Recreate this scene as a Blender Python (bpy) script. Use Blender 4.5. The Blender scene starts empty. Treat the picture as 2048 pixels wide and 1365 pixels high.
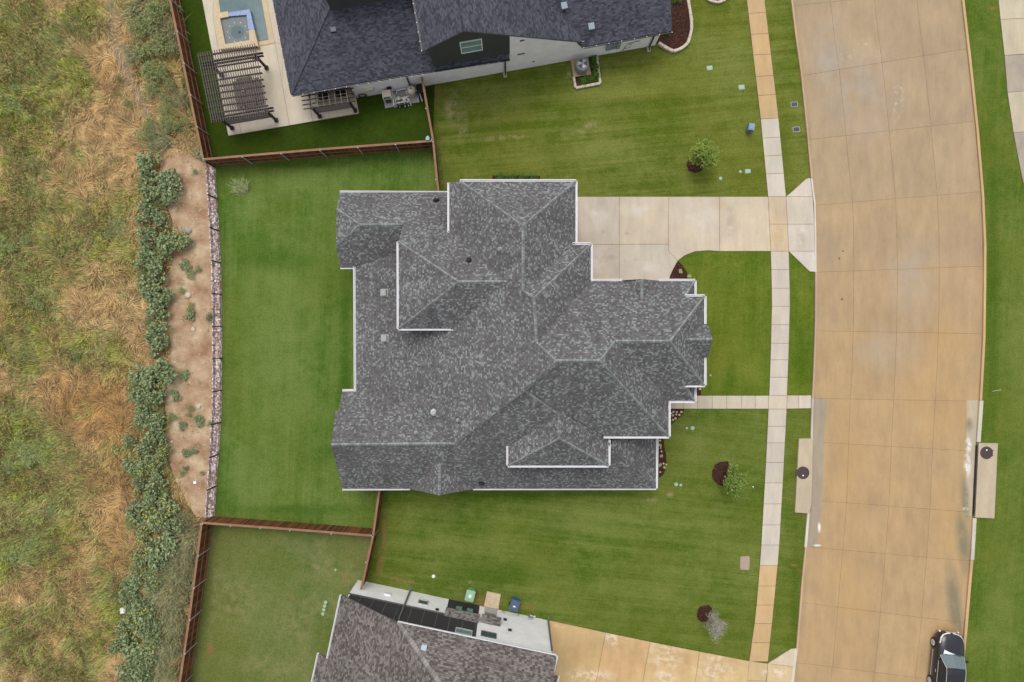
import bpy, math, random
import numpy as np
from mathutils import Vector, Matrix
random.seed(7)
R = math.radians
scene = bpy.context.scene
COL = scene.collection
H = 50.0            # drone height above the ground (m)
F = 2048*24/36.0    # focal length of the 24 mm lens in photo pixels

# ------------------------------------------------------------------ camera, sky, sun, exposure
cam_d = bpy.data.cameras.new('camera'); cam = bpy.data.objects.new('camera', cam_d); COL.objects.link(cam)
cam.location = (0, 0, H); cam.rotation_euler = (0, 0, 0)
cam_d.lens = 24; cam_d.sensor_width = 36; cam_d.sensor_fit = 'HORIZONTAL'; cam_d.clip_end = 2000; cam_d.clip_start = 0.5
scene.camera = cam
SUN_EL, SUN_AZ = R(66), R(-14)      # sun stands to the upper left of the picture
world = bpy.data.worlds.new('World'); scene.world = world; world.use_nodes = True
wn = world.node_tree; bg = wn.nodes['Background']
sky = wn.nodes.new('ShaderNodeTexSky'); sky.sky_type = 'NISHITA'; sky.sun_disc = False
sky.sun_elevation = SUN_EL; sky.sun_rotation = SUN_AZ; sky.dust_density = 4.0; sky.ozone_density = 0.6; sky.air_density = 1.0
hs = wn.nodes.new('ShaderNodeHueSaturation'); hs.inputs['Saturation'].default_value = 0.30
wn.links.new(sky.outputs[0], hs.inputs['Color']); wn.links.new(hs.outputs[0], bg.inputs['Color'])
bg.inputs['Strength'].default_value = 0.15
sd = bpy.data.lights.new('sun', 'SUN'); sd.energy = 0.6; sd.angle = R(26); sd.color = (1.0, 0.96, 0.9)
so = bpy.data.objects.new('sun', sd); COL.objects.link(so)
dirv = Vector((math.sin(SUN_AZ)*math.cos(SUN_EL), math.cos(SUN_AZ)*math.cos(SUN_EL), math.sin(SUN_EL)))
so.rotation_euler = dirv.to_track_quat('Z', 'Y').to_euler(); so.location = dirv*80
vs = scene.view_settings
vs.view_transform = 'Standard'; vs.look = 'None'; vs.gamma = 1.0; vs.use_curve_mapping = False; vs.exposure = 0.42

# ------------------------------------------------------------------ measuring: a photo pixel at a known height -> metres
def W(px, py, z=0.0):
    k = (H-z)/F
    return Vector(((px-1024)*k, (682.5-py)*k, z))
def WP(pts, z=0.0): return [W(p[0], p[1], z) for p in pts]

# ------------------------------------------------------------------ mesh builder
class MB:
    def __init__(s): s.v = []; s.f = []; s.m = []; s.uv = []; s.col = []; s.c = None
    def face(s, pts, mi=0, uvs=None):
        n = len(s.v); s.v += [tuple(p) for p in pts]; s.f.append(list(range(n, n+len(pts)))); s.m.append(mi)
        s.uv.append(uvs); s.col.append(s.c)
    def prism(s, pts, z0, z1, mi=0, ms=None, bottom=False):   # vertical prism over a plan polygon
        ms = mi if ms is None else ms
        P = [Vector((p[0], p[1], 0)) for p in pts]
        if sum(P[i].x*P[(i+1) % len(P)].y-P[(i+1) % len(P)].x*P[i].y for i in range(len(P))) < 0: P.reverse()
        s.face([(p.x, p.y, z1) for p in P], mi)
        for i in range(len(P)):
            a, b = P[i], P[(i+1) % len(P)]
            s.face([(a.x, a.y, z0), (b.x, b.y, z0), (b.x, b.y, z1), (a.x, a.y, z1)], ms)
        if bottom: s.face([(p.x, p.y, z0) for p in reversed(P)], ms)
    def box(s, c, size, rz=0, mi=0, M=None):
        hx, hy, hz = size[0]/2, size[1]/2, size[2]/2
        T = M if M is not None else Matrix.Translation(c) @ Matrix.Rotation(rz, 4, 'Z')
        V = [T @ Vector((x, y, z)) for x in (-hx, hx) for y in (-hy, hy) for z in (-hz, hz)]
        for q in ((0,1,3,2),(4,6,7,5),(0,4,5,1),(2,3,7,6),(0,2,6,4),(1,5,7,3)): s.face([V[i] for i in q], mi)
    def bar(s, a, b, w, h, mi=0, up=(0,0,1)):                  # rectangular bar from a to b
        a, b = Vector(a), Vector(b); d = (b-a); L = d.length
        if L < 1e-6: return
        d.normalize(); u = Vector(up)
        if abs(d.dot(u)) > .98: u = Vector((0,1,0))
        x = d.cross(u).normalized(); y = x.cross(d)
        M = Matrix((x, d, y)).transposed().to_4x4(); M.translation = (a+b)/2
        s.box(None, (w, L, h), M=M, mi=mi)
    def tube(s, pts, r, n=8, mi=0, caps=True):
        pts = [Vector(p) for p in pts]; rings = []
        rr = r if isinstance(r, (list, tuple)) else [r]*len(pts)
        for i, p in enumerate(pts):
            d = (pts[min(i+1, len(pts)-1)]-pts[max(i-1, 0)]).normalized()
            u = Vector((0,0,1)) if abs(d.z) < .9 else Vector((1,0,0))
            x = d.cross(u).normalized(); y = x.cross(d)
            rings.append([p+(x*math.cos(2*math.pi*k/n)+y*math.sin(2*math.pi*k/n))*rr[i] for k in range(n)])
        for i in range(len(rings)-1):
            for k in range(n):
                s.face([rings[i][k], rings[i][(k+1) % n], rings[i+1][(k+1) % n], rings[i+1][k]], mi)
        if caps: s.face(rings[0][::-1], mi); s.face(rings[-1], mi)
    def lathe(s, c, prof, n=20, mi=0, sx=1, sy=1):
        c = Vector(c)
        rings = [[c+Vector((r*sx*math.cos(2*math.pi*k/n), r*sy*math.sin(2*math.pi*k/n), z)) for k in range(n)] for r, z in prof]
        for i in range(len(rings)-1):
            for k in range(n): s.face([rings[i][k], rings[i][(k+1) % n], rings[i+1][(k+1) % n], rings[i+1][k]], mi)
        s.face(rings[-1], mi)
    def build(s, name, mats, parent=None, smooth=False):
        me = bpy.data.meshes.new(name)
        me.from_pydata(s.v, [], s.f)
        if not isinstance(mats, (list, tuple)): mats = [mats]
        for m in mats: me.materials.append(m)
        me.polygons.foreach_set('material_index', s.m)
        if any(u is not None for u in s.uv):
            l = me.uv_layers.new(name='UVMap'); arr = []
            for f, u in zip(s.f, s.uv): arr += list(np.array(u if u is not None else [(0,0)]*len(f)).ravel())
            l.data.foreach_set('uv', arr)
        if any(c is not None for c in s.col):
            a = me.color_attributes.new('Col', 'FLOAT_COLOR', 'CORNER'); arr = []
            for f, c in zip(s.f, s.col): arr += list((c or (1,1,1))[:3]+(1.0,))*len(f)
            a.data.foreach_set('color', arr)
        if smooth: me.polygons.foreach_set('use_smooth', [True]*len(me.polygons))
        me.update()
        o = bpy.data.objects.new(name, me); COL.objects.link(o)
        if parent is not None: o.parent = parent; o.matrix_parent_inverse = parent.matrix_world.inverted() if False else Matrix.Translation(-parent.location)
        return o

def tag(o, label, cat, group=None):
    o['label'] = label; o['category'] = cat
    if group: o['group'] = group
    return o
def struct(o): o['kind'] = 'structure'; return o
def thing(name, label, cat, loc=(0,0,0), group=None):
    o = bpy.data.objects.new(name, None); COL.objects.link(o); o.location = loc; o.empty_display_size = .3
    return tag(o, label, cat, group)

# ------------------------------------------------------------------ materials
def lin(r, g, b):
    f = lambda c: (c/255/12.92) if c <= 10 else ((c/255+.055)/1.055)**2.4
    return (f(r), f(g), f(b))
class NT:
    def __init__(s, name, rough=.8, spec=.25):
        s.m = bpy.data.materials.new(name); s.m.use_nodes = True; s.t = s.m.node_tree; s.b = s.t.nodes['Principled BSDF']
        s.b.inputs['Roughness'].default_value = rough; s.b.inputs['Specular IOR Level'].default_value = spec
    def n(s, kind, ins=None, out=0, **props):
        nd = s.t.nodes.new(kind)
        for k, v in props.items(): setattr(nd, k, v)
        for k, v in (ins or {}).items(): s.set(nd.inputs[k], v)
        return nd.outputs[out]
    def set(s, sock, v):
        if isinstance(v, bpy.types.NodeSocket): s.t.links.new(v, sock)
        elif isinstance(v, tuple) and len(v) == 3 and sock.type == 'RGBA': sock.default_value = (*v, 1)
        else: sock.default_value = v
    def math(s, op, a, b=0.0, c=0.0, clamp=False): return s.n('ShaderNodeMath', {0: a, 1: b, 2: c}, operation=op, use_clamp=clamp)
    def pos(s): return s.n('ShaderNodeNewGeometry', out=0)
    def map(s, v, loc=(0,0,0), rot=(0,0,0), sc=(1,1,1), vt='POINT'): return s.n('ShaderNodeMapping', {'Vector': v, 'Location': loc, 'Rotation': rot, 'Scale': sc}, vector_type=vt)
    def noise(s, v, scale, detail=4, rough=.6, dist=0.0): return s.n('ShaderNodeTexNoise', {'Vector': v, 'Scale': scale, 'Detail': detail, 'Roughness': rough, 'Distortion': dist})
    def ramp(s, f, stops, interp='LINEAR'):
        nd = s.t.nodes.new('ShaderNodeValToRGB'); s.set(nd.inputs[0], f); cr = nd.color_ramp; cr.interpolation = interp
        while len(cr.elements) < len(stops): cr.elements.new(.5)
        for e, (p, c) in zip(cr.elements, stops): e.position = p; e.color = (*c, 1) if isinstance(c, tuple) else (c, c, c, 1)
        return nd.outputs[0]
    def mix(s, f, a, b, bt='MIX'):
        nd = s.t.nodes.new('ShaderNodeMix'); nd.data_type = 'RGBA'; nd.blend_type = bt
        s.set(nd.inputs[0], f); s.set(nd.inputs[6], a); s.set(nd.inputs[7], b); return nd.outputs[2]
    def mr(s, v, a, b, c, d): return s.n('ShaderNodeMapRange', {0: v, 1: a, 2: b, 3: c, 4: d})
    def color(s, c): s.set(s.b.inputs['Base Color'], c); return s
    def bump(s, h, st=.3, dist=.02): s.set(s.b.inputs['Normal'], s.n('ShaderNodeBump', {'Strength': st, 'Distance': dist, 'Height': h})); return s
    def spot(s, p, cx, cy, rx, ry, ang=0.0, soft=.35):   # 1 inside an ellipse on the ground, 0 outside
        v = s.map(p, loc=(cx, cy, 0), rot=(0,0,ang), sc=(rx, ry, 1e3), vt='TEXTURE')
        d = s.n('ShaderNodeVectorMath', {0: v}, out=1, operation='LENGTH')
        return s.mr(d, 1.0, soft, 0.0, 1.0)

def plain(name, c, rough=.6, spec=.3, metal=0.0, var=.12, vs_=3.0):
    t = NT(name, rough, spec); t.b.inputs['Metallic'].default_value = metal
    nz = t.noise(t.pos(), vs_, 5)
    t.color(t.mix(1.0, c, t.ramp(nz, [(.2, 1-var), (.8, 1+var)]), 'MULTIPLY')); return t.m

def shingle(name, dark, base, light, plight=.2, sat=0.0, tabw=.2):
    t = NT(name, .9, .15)
    uv = t.n('ShaderNodeUVMap', out=0); sp = t.t.nodes.new('ShaderNodeSeparateXYZ'); t.t.links.new(uv, sp.inputs[0])
    u, v = sp.outputs[0], sp.outputs[1]
    vr = t.math('DIVIDE', v, .12); row = t.math('FLOOR', vr); fr = t.math('FRACT', vr)
    off = t.n('ShaderNodeTexWhiteNoise', {'W': row}, noise_dimensions='1D')
    uu = t.math('ADD', t.math('DIVIDE', u, tabw), t.math('MULTIPLY', off, 13.7)); colm = t.math('FLOOR', uu); fu = t.math('FRACT', uu)
    cmb = t.n('ShaderNodeCombineXYZ', {0: colm, 1: row})
    wnz = t.n('ShaderNodeTexWhiteNoise', {'Vector': cmb}, noise_dimensions='2D')
    p = t.pos(); big = t.noise(p, .45, 3)
    val = t.math('ADD', wnz, t.mr(big, .3, .7, -.12, .12))
    a = 1-plight
    c = t.ramp(val, [(0, dark), (.22, dark), (.3, base), (a-.12, tuple(x*1.12 for x in base)), (a, light), (1, tuple(min(1, x*1.2) for x in light))])
    c = t.mix(1.0, c, t.ramp(t.noise(p, 30, 4, .7), [(.25, .72), (.75, 1.25)]), 'MULTIPLY')
    c = t.mix(1.0, c, t.ramp(t.noise(p, .25, 3), [(.3, .92), (.7, 1.06)]), 'MULTIPLY')
    c = t.mix(1.0, c, t.ramp(t.noise(t.map(uv, sc=(1.3,.16,1)), 1.0, 4, .65), [(.3, .86), (.7, 1.1)]), 'MULTIPLY')
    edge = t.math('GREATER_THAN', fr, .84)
    c = t.mix(t.math('MULTIPLY', edge, .5), c, tuple(x*.55 for x in dark))  # shadow line under each course's butt edge, painted into the colour
    t.color(c); t.bump(t.math('ADD', t.math('MULTIPLY', fr, -1.0), t.math('MULTIPLY', wnz, .6)), .6, .03)
    return t.m
M = {}
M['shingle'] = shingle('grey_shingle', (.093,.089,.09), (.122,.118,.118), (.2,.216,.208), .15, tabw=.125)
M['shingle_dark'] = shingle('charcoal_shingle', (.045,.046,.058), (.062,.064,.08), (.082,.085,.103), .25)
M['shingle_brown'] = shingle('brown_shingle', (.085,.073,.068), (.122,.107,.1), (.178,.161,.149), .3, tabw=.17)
def cap_mat(name, c):
    t = NT(name, .9, .15); uv = t.n('ShaderNodeUVMap', out=0); sp = t.t.nodes.new('ShaderNodeSeparateXYZ'); t.t.links.new(uv, sp.inputs[0])
    x = t.math('DIVIDE', sp.outputs[0], .2); wnz = t.n('ShaderNodeTexWhiteNoise', {'W': t.math('FLOOR', x)}, noise_dimensions='1D')
    cc = t.mix(1.0, c, t.ramp(wnz, [(0, .7), (1, 1.25)]), 'MULTIPLY'); cc = t.mix(t.math('MULTIPLY', t.math('GREATER_THAN', t.math('FRACT', x), .8), .5), cc, tuple(v*.4 for v in c))
    t.color(cc); return t.m
M['cap'] = cap_mat('ridge_cap_shingle', (.25,.265,.255)); M['cap_dark'] = cap_mat('charcoal_ridge_cap', (.062,.064,.078)); M['cap_brown'] = cap_mat('brown_ridge_cap', (.24,.225,.205))
M['gutter'] = plain('white_gutter_metal', (.7,.69,.71), .4, .4, var=.05)
M['gutter_dark'] = plain('dark_gutter_metal', (.03,.03,.045), .4, .4)
M['pipe'] = plain('pale_pipe_grey', (.45,.45,.44), .5); M['downpipe'] = plain('grey_downpipe', (.12,.12,.13), .5); M['white'] = plain('white_plastic', (.7,.7,.72), .4, .4, var=.04)
M['trim'] = plain('grey_trim', (.42,.41,.42), .6)
M['soffit'] = plain('dark_trim', (.1,.1,.105), .7)
M['black'] = plain('black_plastic', (.012,.012,.014), .4, .4)
M['iron'] = plain('black_iron', (.014,.013,.016), .5, .4)
M['galv'] = plain('galvanised_steel', (.5,.52,.55), .45, .5, metal=.3, var=.1)
M['vent'] = plain('vent_grey', (.3,.31,.3), .6)
M['vent_blue'] = plain('vent_blue_grey', (.2,.25,.29), .5)
M['brown_wood'] = plain('dark_stained_timber', (.05,.038,.036), .7, var=.3, vs_=6)
M['brown_grey'] = plain('brown_grey_timber', (.1,.082,.076), .8, var=.2, vs_=6); M['grey_wood'] = plain('weathered_timber', (.16,.14,.115), .8, var=.25, vs_=6)
M['glass'] = None
t = NT('window_glass', .08, .8); t.color((.05,.09,.09)); M['glass'] = t.m
t = NT('green_blind_glass', .15, .6); t.color(t.ramp(t.noise(t.pos(), 2), [(.3, (.13,.24,.21)), (.7, (.2,.33,.3))])); M['blind'] = t.m
M['stone'] = plain('cream_stone', (.5,.43,.35), .8, var=.2, vs_=5)
M['rock'] = plain('pale_rock', (.5,.42,.32), .9, var=.25, vs_=8)
M['bark'] = plain('grey_bark', (.16,.12,.09), .9, var=.3, vs_=12)
M['meter'] = plain('meter_grey', (.25,.28,.3), .5)
M['beige'] = plain('beige_plastic', (.6,.55,.4), .5)
M['lidgreen'] = plain('pale_green_plastic', (.28,.4,.32), .6)
M['manhole'] = plain('rusted_iron', (.06,.04,.04), .7, var=.3, vs_=9)

def wall_mat(name, c, groove=.075, vert=False, dep=.12):
    t = NT(name, .85, .2); p = t.pos(); sp = t.t.nodes.new('ShaderNodeSeparateXYZ'); t.t.links.new(p, sp.inputs[0])
    z = t.math('FRACT', t.math('DIVIDE', sp.outputs[2], groove)); e = t.math('GREATER_THAN', z, .86)
    cc = t.mix(1.0, c, t.ramp(t.noise(p, 1.3, 5), [(.25, .88), (.75, 1.06)]), 'MULTIPLY')
    cc = t.mix(t.math('MULTIPLY', e, dep), cc, tuple(x*.5 for x in c)); t.color(cc); t.bump(e, .2, -.01); return t.m
M['brick_white'] = wall_mat('white_painted_brick', (.88,.86,.86)); M['siding_dark'] = wall_mat('charcoal_siding', (.05,.047,.047), .18, dep=.4)
M['siding_green'] = wall_mat('grey_lap_siding', (.062,.066,.064), .14, dep=.35)
M['brick'] = wall_mat('pale_brick', (.4,.35,.3))

def concrete():
    t = NT('concrete', .88, .2); p = t.pos(); c = t.n('ShaderNodeAttribute', attribute_name='Col', out=0)
    c = t.mix(1.0, c, t.ramp(t.noise(p, .35, 4, .6), [(.3, (.88,.86,.825)), (.7, (1.03,.985,.895))]), 'MULTIPLY')
    c = t.mix(1.0, c, t.ramp(t.noise(t.map(p, sc=(1,.25,1)), 1.6, 5, .65), [(.3, .89), (.7, 1.09)]), 'MULTIPLY')
    c = t.mix(1.0, c, t.ramp(t.noise(p, 22, 4, .75), [(.25, .86), (.75, 1.14)]), 'MULTIPLY')
    return t, p, c
def stain_tint(t, p, c, col, spots, sc=1.2, lo=.35, hi=.6, amt=1.0):
    m = None
    for sgl in spots:
        k = t.spot(p, *sgl); m = k if m is None else t.math('MAXIMUM', m, k)
    nz = t.mr(t.noise(p, sc, 6, .65), lo, hi, 0.0, amt)
    f = t.math('MULTIPLY', m, nz, clamp=True)
    return t.mix(f, c, col)
def sp_(px, py, rx, ry, ang=0, soft=.3):
    w = W(px, py); return (w.x, w.y, rx*H/F, ry*H/F, ang, soft)
t, p, c = concrete(); c = stain_tint(t, p, c, (.6,.57,.52), [sp_(1185,435,40,30), sp_(1290,420,60,20), sp_(1400,430,40,60), sp_(1200,520,40,40), sp_(1290,530,50,40), sp_(1600,450,24,60)], .6, .42, .62, .5); c = stain_tint(t, p, c, (.25,.22,.19), [sp_(1207,465,6,5), sp_(1253,468,6,5), sp_(1272,519,7,5), sp_(1226,515,12,8), sp_(1600,480,14,30), sp_(1460,440,12,50), sp_(2030,130,40,25), sp_(2050,300,40,30)], 2.0, .35, .65, .55)
c = stain_tint(t, p, c, (.47,.3,.13), [sp_(1525,120,40,150), sp_(1555,470,25,60), sp_(1530,1250,40,110), sp_(1440,410,25,10), sp_(1330,480,12,12)], 1.0, .4, .7, .6); t.color(c); t.bump(t.noise(p, 40, 4), .15, .01); M['concrete'] = t.m
t, p, c = concrete()
c = stain_tint(t, p, c, (.62,.55,.42), [sp_(1330,1310,45,45), sp_(1330,1350,30,25), sp_(1430,1340,55,28), sp_(1430,1310,30,18), sp_(1180,1350,60,18), sp_(1225,1275,22,20), sp_(1550,1345,35,14), sp_(1120,1252,14,5), sp_(1250,1272,40,7,-.2), sp_(1550,1315,20,10)], 2.2, .47, .56, .75)
c = stain_tint(t, p, c, (.36,.23,.1), [sp_(1180,1300,80,30, .2), sp_(1260,1310,60,60), sp_(1350,1320,80,50), sp_(1440,1330,60,30)], .9, .35, .7, .7); t.color(c); M['concrete_drive'] = t.m
t, p, c = concrete()
c = stain_tint(t, p, c, (.34,.33,.31), [sp_(1720,190,95,120), sp_(1830,560,70,110), sp_(1780,700,90,60), sp_(1660,120,50,110)], .5, .35, .75, .5)
c = stain_tint(t, p, c, (.43,.27,.1), [sp_(1890,690,60,110), sp_(1870,800,90,110), sp_(1700,950,50,180,0), sp_(1890,1050,40,120), sp_(1700,1200,60,200), sp_(1960,250,7,220,.1), sp_(1965,560,5,200), sp_(1935,835,7,26)], .6, .3, .8, .6)
c = stain_tint(t, p, c, (.17,.155,.1), [sp_(1925,1080,17,80,.1), sp_(1908,1210,20,110,.1), sp_(1900,1300,22,60,.1), sp_(1917,1240,8,120,.1), sp_(1930,1000,12,60,.08), sp_(1938,850,10,18,.0)], .9, .12, .5, .85)
c = stain_tint(t, p, c, (.26,.2,.15), [sp_(1955,200,6,230,.11), sp_(1960,560,5,260,0), sp_(1607,200,5,160,.1), sp_(1622,1000,5,120,-.05), sp_(1606,1230,9,120,-.1), sp_(1660,520,15,90,0), sp_(1668,640,9,60)], 1.4, .35, .7, .6)
c = stain_tint(t, p, c, (.62,.58,.5), [sp_(1722,92,26,14,.3), sp_(1690,112,16,14), sp_(1755,108,14,12), sp_(1785,110,9,7), sp_(1795,190,16,60)], 3.2, .55, .62, .35)
c = stain_tint(t, p, c, (.7,.69,.64), [sp_(1936,890,9,18,.0), sp_(1934,930,9,28,.05), sp_(1930,1018,8,4), sp_(1638,1055,4,14), sp_(1634,1091,10,3)], 1.5, .42, .55, .9)
c = stain_tint(t, p, c, (.5,.2,.03), [sp_(1898,1290,38,50,.1), sp_(1885,1345,32,60,.1)], .5, .2, .6, .5)  # orange halo around the parked car, tinted into the road colour
vor = t.n('ShaderNodeTexVoronoi', {'Vector': p, 'Scale': 1.15}, out=0); lane = t.math('MAXIMUM', t.math('MAXIMUM', t.spot(p, *sp_(1680,560,22,330)), t.spot(p, *sp_(1665,1000,20,300))), .25); spk = t.math('MULTIPLY', t.math('LESS_THAN', vor, t.math('MULTIPLY', lane, .095)), t.math('GREATER_THAN', t.noise(p, .5, 2), .44))
c = t.mix(t.math('MULTIPLY', spk, .75), c, (.06,.05,.045)); t.color(c); M['road'] = t.m
M['joint'] = plain('joint_filler', (.13,.09,.06), .95)

def lawn_mat(name, a, b, ang=0.0, sw=.55, stripe=.35, dry=(), dryamt=.8, drycol=(.28,.24,.13), dirt=(), lush=(), pale=()):
    t = NT(name, .95, .1); p = t.pos(); mp = t.map(p, rot=(0,0,-ang)); sp = t.t.nodes.new('ShaderNodeSeparateXYZ'); t.t.links.new(mp, sp.inputs[0])
    wob = t.math('ADD', sp.outputs[1], t.math('MULTIPLY', t.noise(p, .25, 2), .5))
    s1 = t.math('SINE', t.math('MULTIPLY', wob, math.pi/sw)); s1 = t.math('MULTIPLY', s1, t.mr(t.noise(p, .18, 3), .35, .65, 0.0, stripe*.6))
    lines = t.noise(t.map(mp, sc=(.12, 3.6, 1)), 1.3, 5, .75)
    f = t.math('ADD', t.mr(t.noise(p, .22, 4, .6), .3, .7, 0, .8), t.mr(lines, .3, .7, -.48*stripe*2.5, .48*stripe*2.5)); f = t.math('ADD', f, s1)
    f = t.math('ADD', f, t.mr(t.noise(p, 2.2, 5, .7), .25, .75, -.38, .38), clamp=True)
    c = t.mix(f, a, b)
    c = t.mix(t.mr(t.noise(t.map(p, loc=(7,3,0)), .55, 4, .62), .5, .72, 0, .4), c, tuple(v*q for v, q in zip(b, (1.2,1.1,1.3))))
    c = t.mix(t.mr(t.noise(p, .12, 2), .42, .62, 0, .35), c, tuple((x+y)/2*q for x, y, q in zip(a, b, (1.25,.98,.8))))
    if pale: c = stain_tint(t, p, c, tuple(v*q for v, q in zip(b, (1.16,1.1,1.25))), pale, .5, .25, .65, .6)
    if lush: c = stain_tint(t, p, c, tuple(x*q for x, q in zip(a, (.75,.85,.6))), lush, .8, .2, .7, .8)
    if dry: c = stain_tint(t, p, c, drycol, dry, 1.6, .42, .62, dryamt)
    if dirt: c = stain_tint(t, p, c, (.26,.13,.06), dirt, 1.6, .35, .6, .75)
    c = t.mix(1.0, c, t.ramp(t.noise(p, 9, 5, .82), [(.25, .52), (.75, 1.48)]), 'MULTIPLY')
    c = t.mix(1.0, c, t.ramp(t.noise(t.map(p, sc=(1.6,1,1)), 42, 3, .8), [(.3, .7), (.7, 1.3)]), 'MULTIPLY')
    t.color(c); t.bump(t.noise(p, 28, 5, .8), .7, .05); return t.m
M['lawn'] = lawn_mat('mown_lawn', (.062,.118,.016), (.13,.178,.04))
M['lawn_north'] = lawn_mat('striped_lawn', (0.0728, 0.1072, 0.0076), (0.158, 0.1796, 0.0392), R(5), .62, .4, pale=[sp_(1230,180,190,30,.1), sp_(1000,190,90,35,.1), sp_(1480,120,60,60), sp_(1150,310,220,18,.08)],
    dry=[sp_(905,215,22,45), sp_(925,250,14,50), sp_(1000,277,75,7,.08), sp_(1150,266,45,7,.08), sp_(1180,250,18,14), sp_(1138,150,6,22)], dirt=[sp_(872,185,8,25), sp_(882,330,6,60), sp_(893,370,6,10), sp_(1260,108,25,3,.2)],
    lush=[sp_(1300,210,200,14,.1), sp_(1000,255,130,10,.1), sp_(1560,300,30,90)])
M['lawn_back'] = lawn_mat('lush_lawn', (0.0555, 0.1146, 0.0116), (0.1354, 0.1877, 0.0444), R(88), .8, .22, pale=[sp_(560,680,90,260), sp_(620,370,150,40), sp_(500,950,60,90), sp_(560,560,60,40)], lush=[sp_(560,520,110,30), sp_(690,760,15,180), sp_(600,330,160,10), sp_(690,650,14,120), sp_(600,1020,180,14)])
M['lawn_south'] = lawn_mat('front_lawn', (0.0624, 0.1061, 0.0088), (0.1455, 0.1777, 0.0392), R(-6), .6, .35, pale=[sp_(1200,1040,260,42,-.05), sp_(1400,880,60,60), sp_(900,1090,160,25), sp_(1250,1180,220,16,-.1)], dry=[sp_(1340,990,12,6), sp_(1300,1000,22,5), sp_(940,1165,10,5)], dirt=[sp_(768,1060,7,60), sp_(760,1130,9,40), sp_(960,1200,40,16,-.2), sp_(1055,1215,22,9,-.2), sp_(800,1160,60,4,-.2), sp_(1587,1131,10,3)],
    lush=[sp_(1100,990,260,8), sp_(1590,1200,12,200), sp_(1000,1150,160,30)])
M['lawn_dry'] = lawn_mat('thin_lawn', (0.0878, 0.1258, 0.0266), (0.1592, 0.1776, 0.0604), R(80), .9, .15, dry=[sp_(640,1130,50,60), sp_(640,1215,60,40), sp_(470,1200,60,80), sp_(700,1150,30,30), sp_(585,1250,60,60), sp_(430,1190,12,120,-.1), sp_(560,1330,100,30)], dryamt=.42, drycol=(.27,.24,.12), dirt=[sp_(425,1080,8,14), sp_(412,1140,6,60,-.1), sp_(690,1155,10,8), sp_(585,1195,7,7), sp_(420,1300,10,20)])
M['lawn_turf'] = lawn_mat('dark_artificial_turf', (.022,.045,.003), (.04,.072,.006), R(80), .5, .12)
M['lawn_front'] = lawn_mat('bright_lawn', (0.0666, 0.1143, 0.0076), (0.1403, 0.1736, 0.024), R(88), .7, .25, pale=[sp_(1410,610,30,40), sp_(1500,740,40,40)], lush=[sp_(1600,700,14,80), sp_(1600,890,12,60)])
M['lawn_east'] = lawn_mat('roadside_lawn', (0.0624, 0.1103, 0.0097), (0.1351, 0.1715, 0.0328), R(86), .9, .22, pale=[sp_(2040,700,40,300), sp_(2010,1250,50,160), sp_(1960,150,14,90)], lush=[sp_(1985,560,14,500), sp_(1965,1000,10,150)], dirt=[sp_(1985,17,7,6)])
def soil():
    t = NT('field_soil', .95, .1); p = t.pos()
    c = t.ramp(t.noise(p, 1.4, 6, .7), [(.3, (.09,.055,.03)), (.5, (.19,.12,.06)), (.7, (.26,.18,.09))])
    t.color(t.mix(1.0, c, t.ramp(t.noise(p, 14, 5), [(.3,.6),(.7,1.3)]), 'MULTIPLY')); t.bump(t.noise(p, 6, 6), .6, .08); return t.m
M['soil'] = soil()
def dirt():
    t = NT('bare_dirt', .95, .1); p = t.pos()
    c = t.ramp(t.noise(p, .7, 5, .6), [(.32, (.27,.155,.09)), (.5, (.39,.265,.165)), (.68, (.52,.4,.27))])
    v = t.n('ShaderNodeTexVoronoi', {'Vector': p, 'Scale': 3.0}, out=0); c = t.mix(t.math('MULTIPLY', t.math('LESS_THAN', v, .12), .7), c, (.6,.5,.38))
    c = t.mix(t.mr(t.noise(p, 1.5, 5, .7), .56, .66, 0, .6), c, (.15,.16,.08))
    t.color(t.mix(1.0, c, t.ramp(t.noise(p, 18, 5, .75), [(.25,.72),(.75,1.25)]), 'MULTIPLY')); t.bump(t.noise(p, 9, 6), .5, .05); return t.m
M['dirt'] = dirt()
M['trail'] = plain('trodden_earth', (.21,.155,.11), .95, var=.35, vs_=2.5)
def mulch():
    t = NT('brown_mulch', .95, .1); p = t.pos(); v = t.n('ShaderNodeTexVoronoi', {'Vector': t.map(p, sc=(1,2.2,1), rot=(0,0,.6)), 'Scale': 14.0}, out=1)
    bw = t.n('ShaderNodeRGBToBW', {0: v}); t.color(t.ramp(bw, [(.1, (.022,.009,.007)), (.55, (.055,.024,.018)), (.9, (.11,.05,.038))])); t.bump(bw, .8, .05); return t.m
M['mulch'] = mulch()
def cobble():
    t = NT('river_rock', .85, .2); p = t.pos(); vn = t.t.nodes.new('ShaderNodeTexVoronoi'); vn.inputs['Scale'].default_value = 7.5; t.t.links.new(p, vn.inputs['Vector'])
    bw = t.n('ShaderNodeRGBToBW', {0: vn.outputs[1]})
    c = t.ramp(bw, [(.1, (.28,.17,.16)), (.4, (.48,.34,.31)), (.65, (.66,.53,.49)), (.9, (.85,.8,.79))]); c = t.mix(t.mr(vn.outputs[0], .4, .75, 0, .8), c, (.12,.085,.08)); t.color(c)
    t.bump(vn.outputs[0], 1.0, -.05); return t.m
M['cobble'] = cobble()
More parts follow.
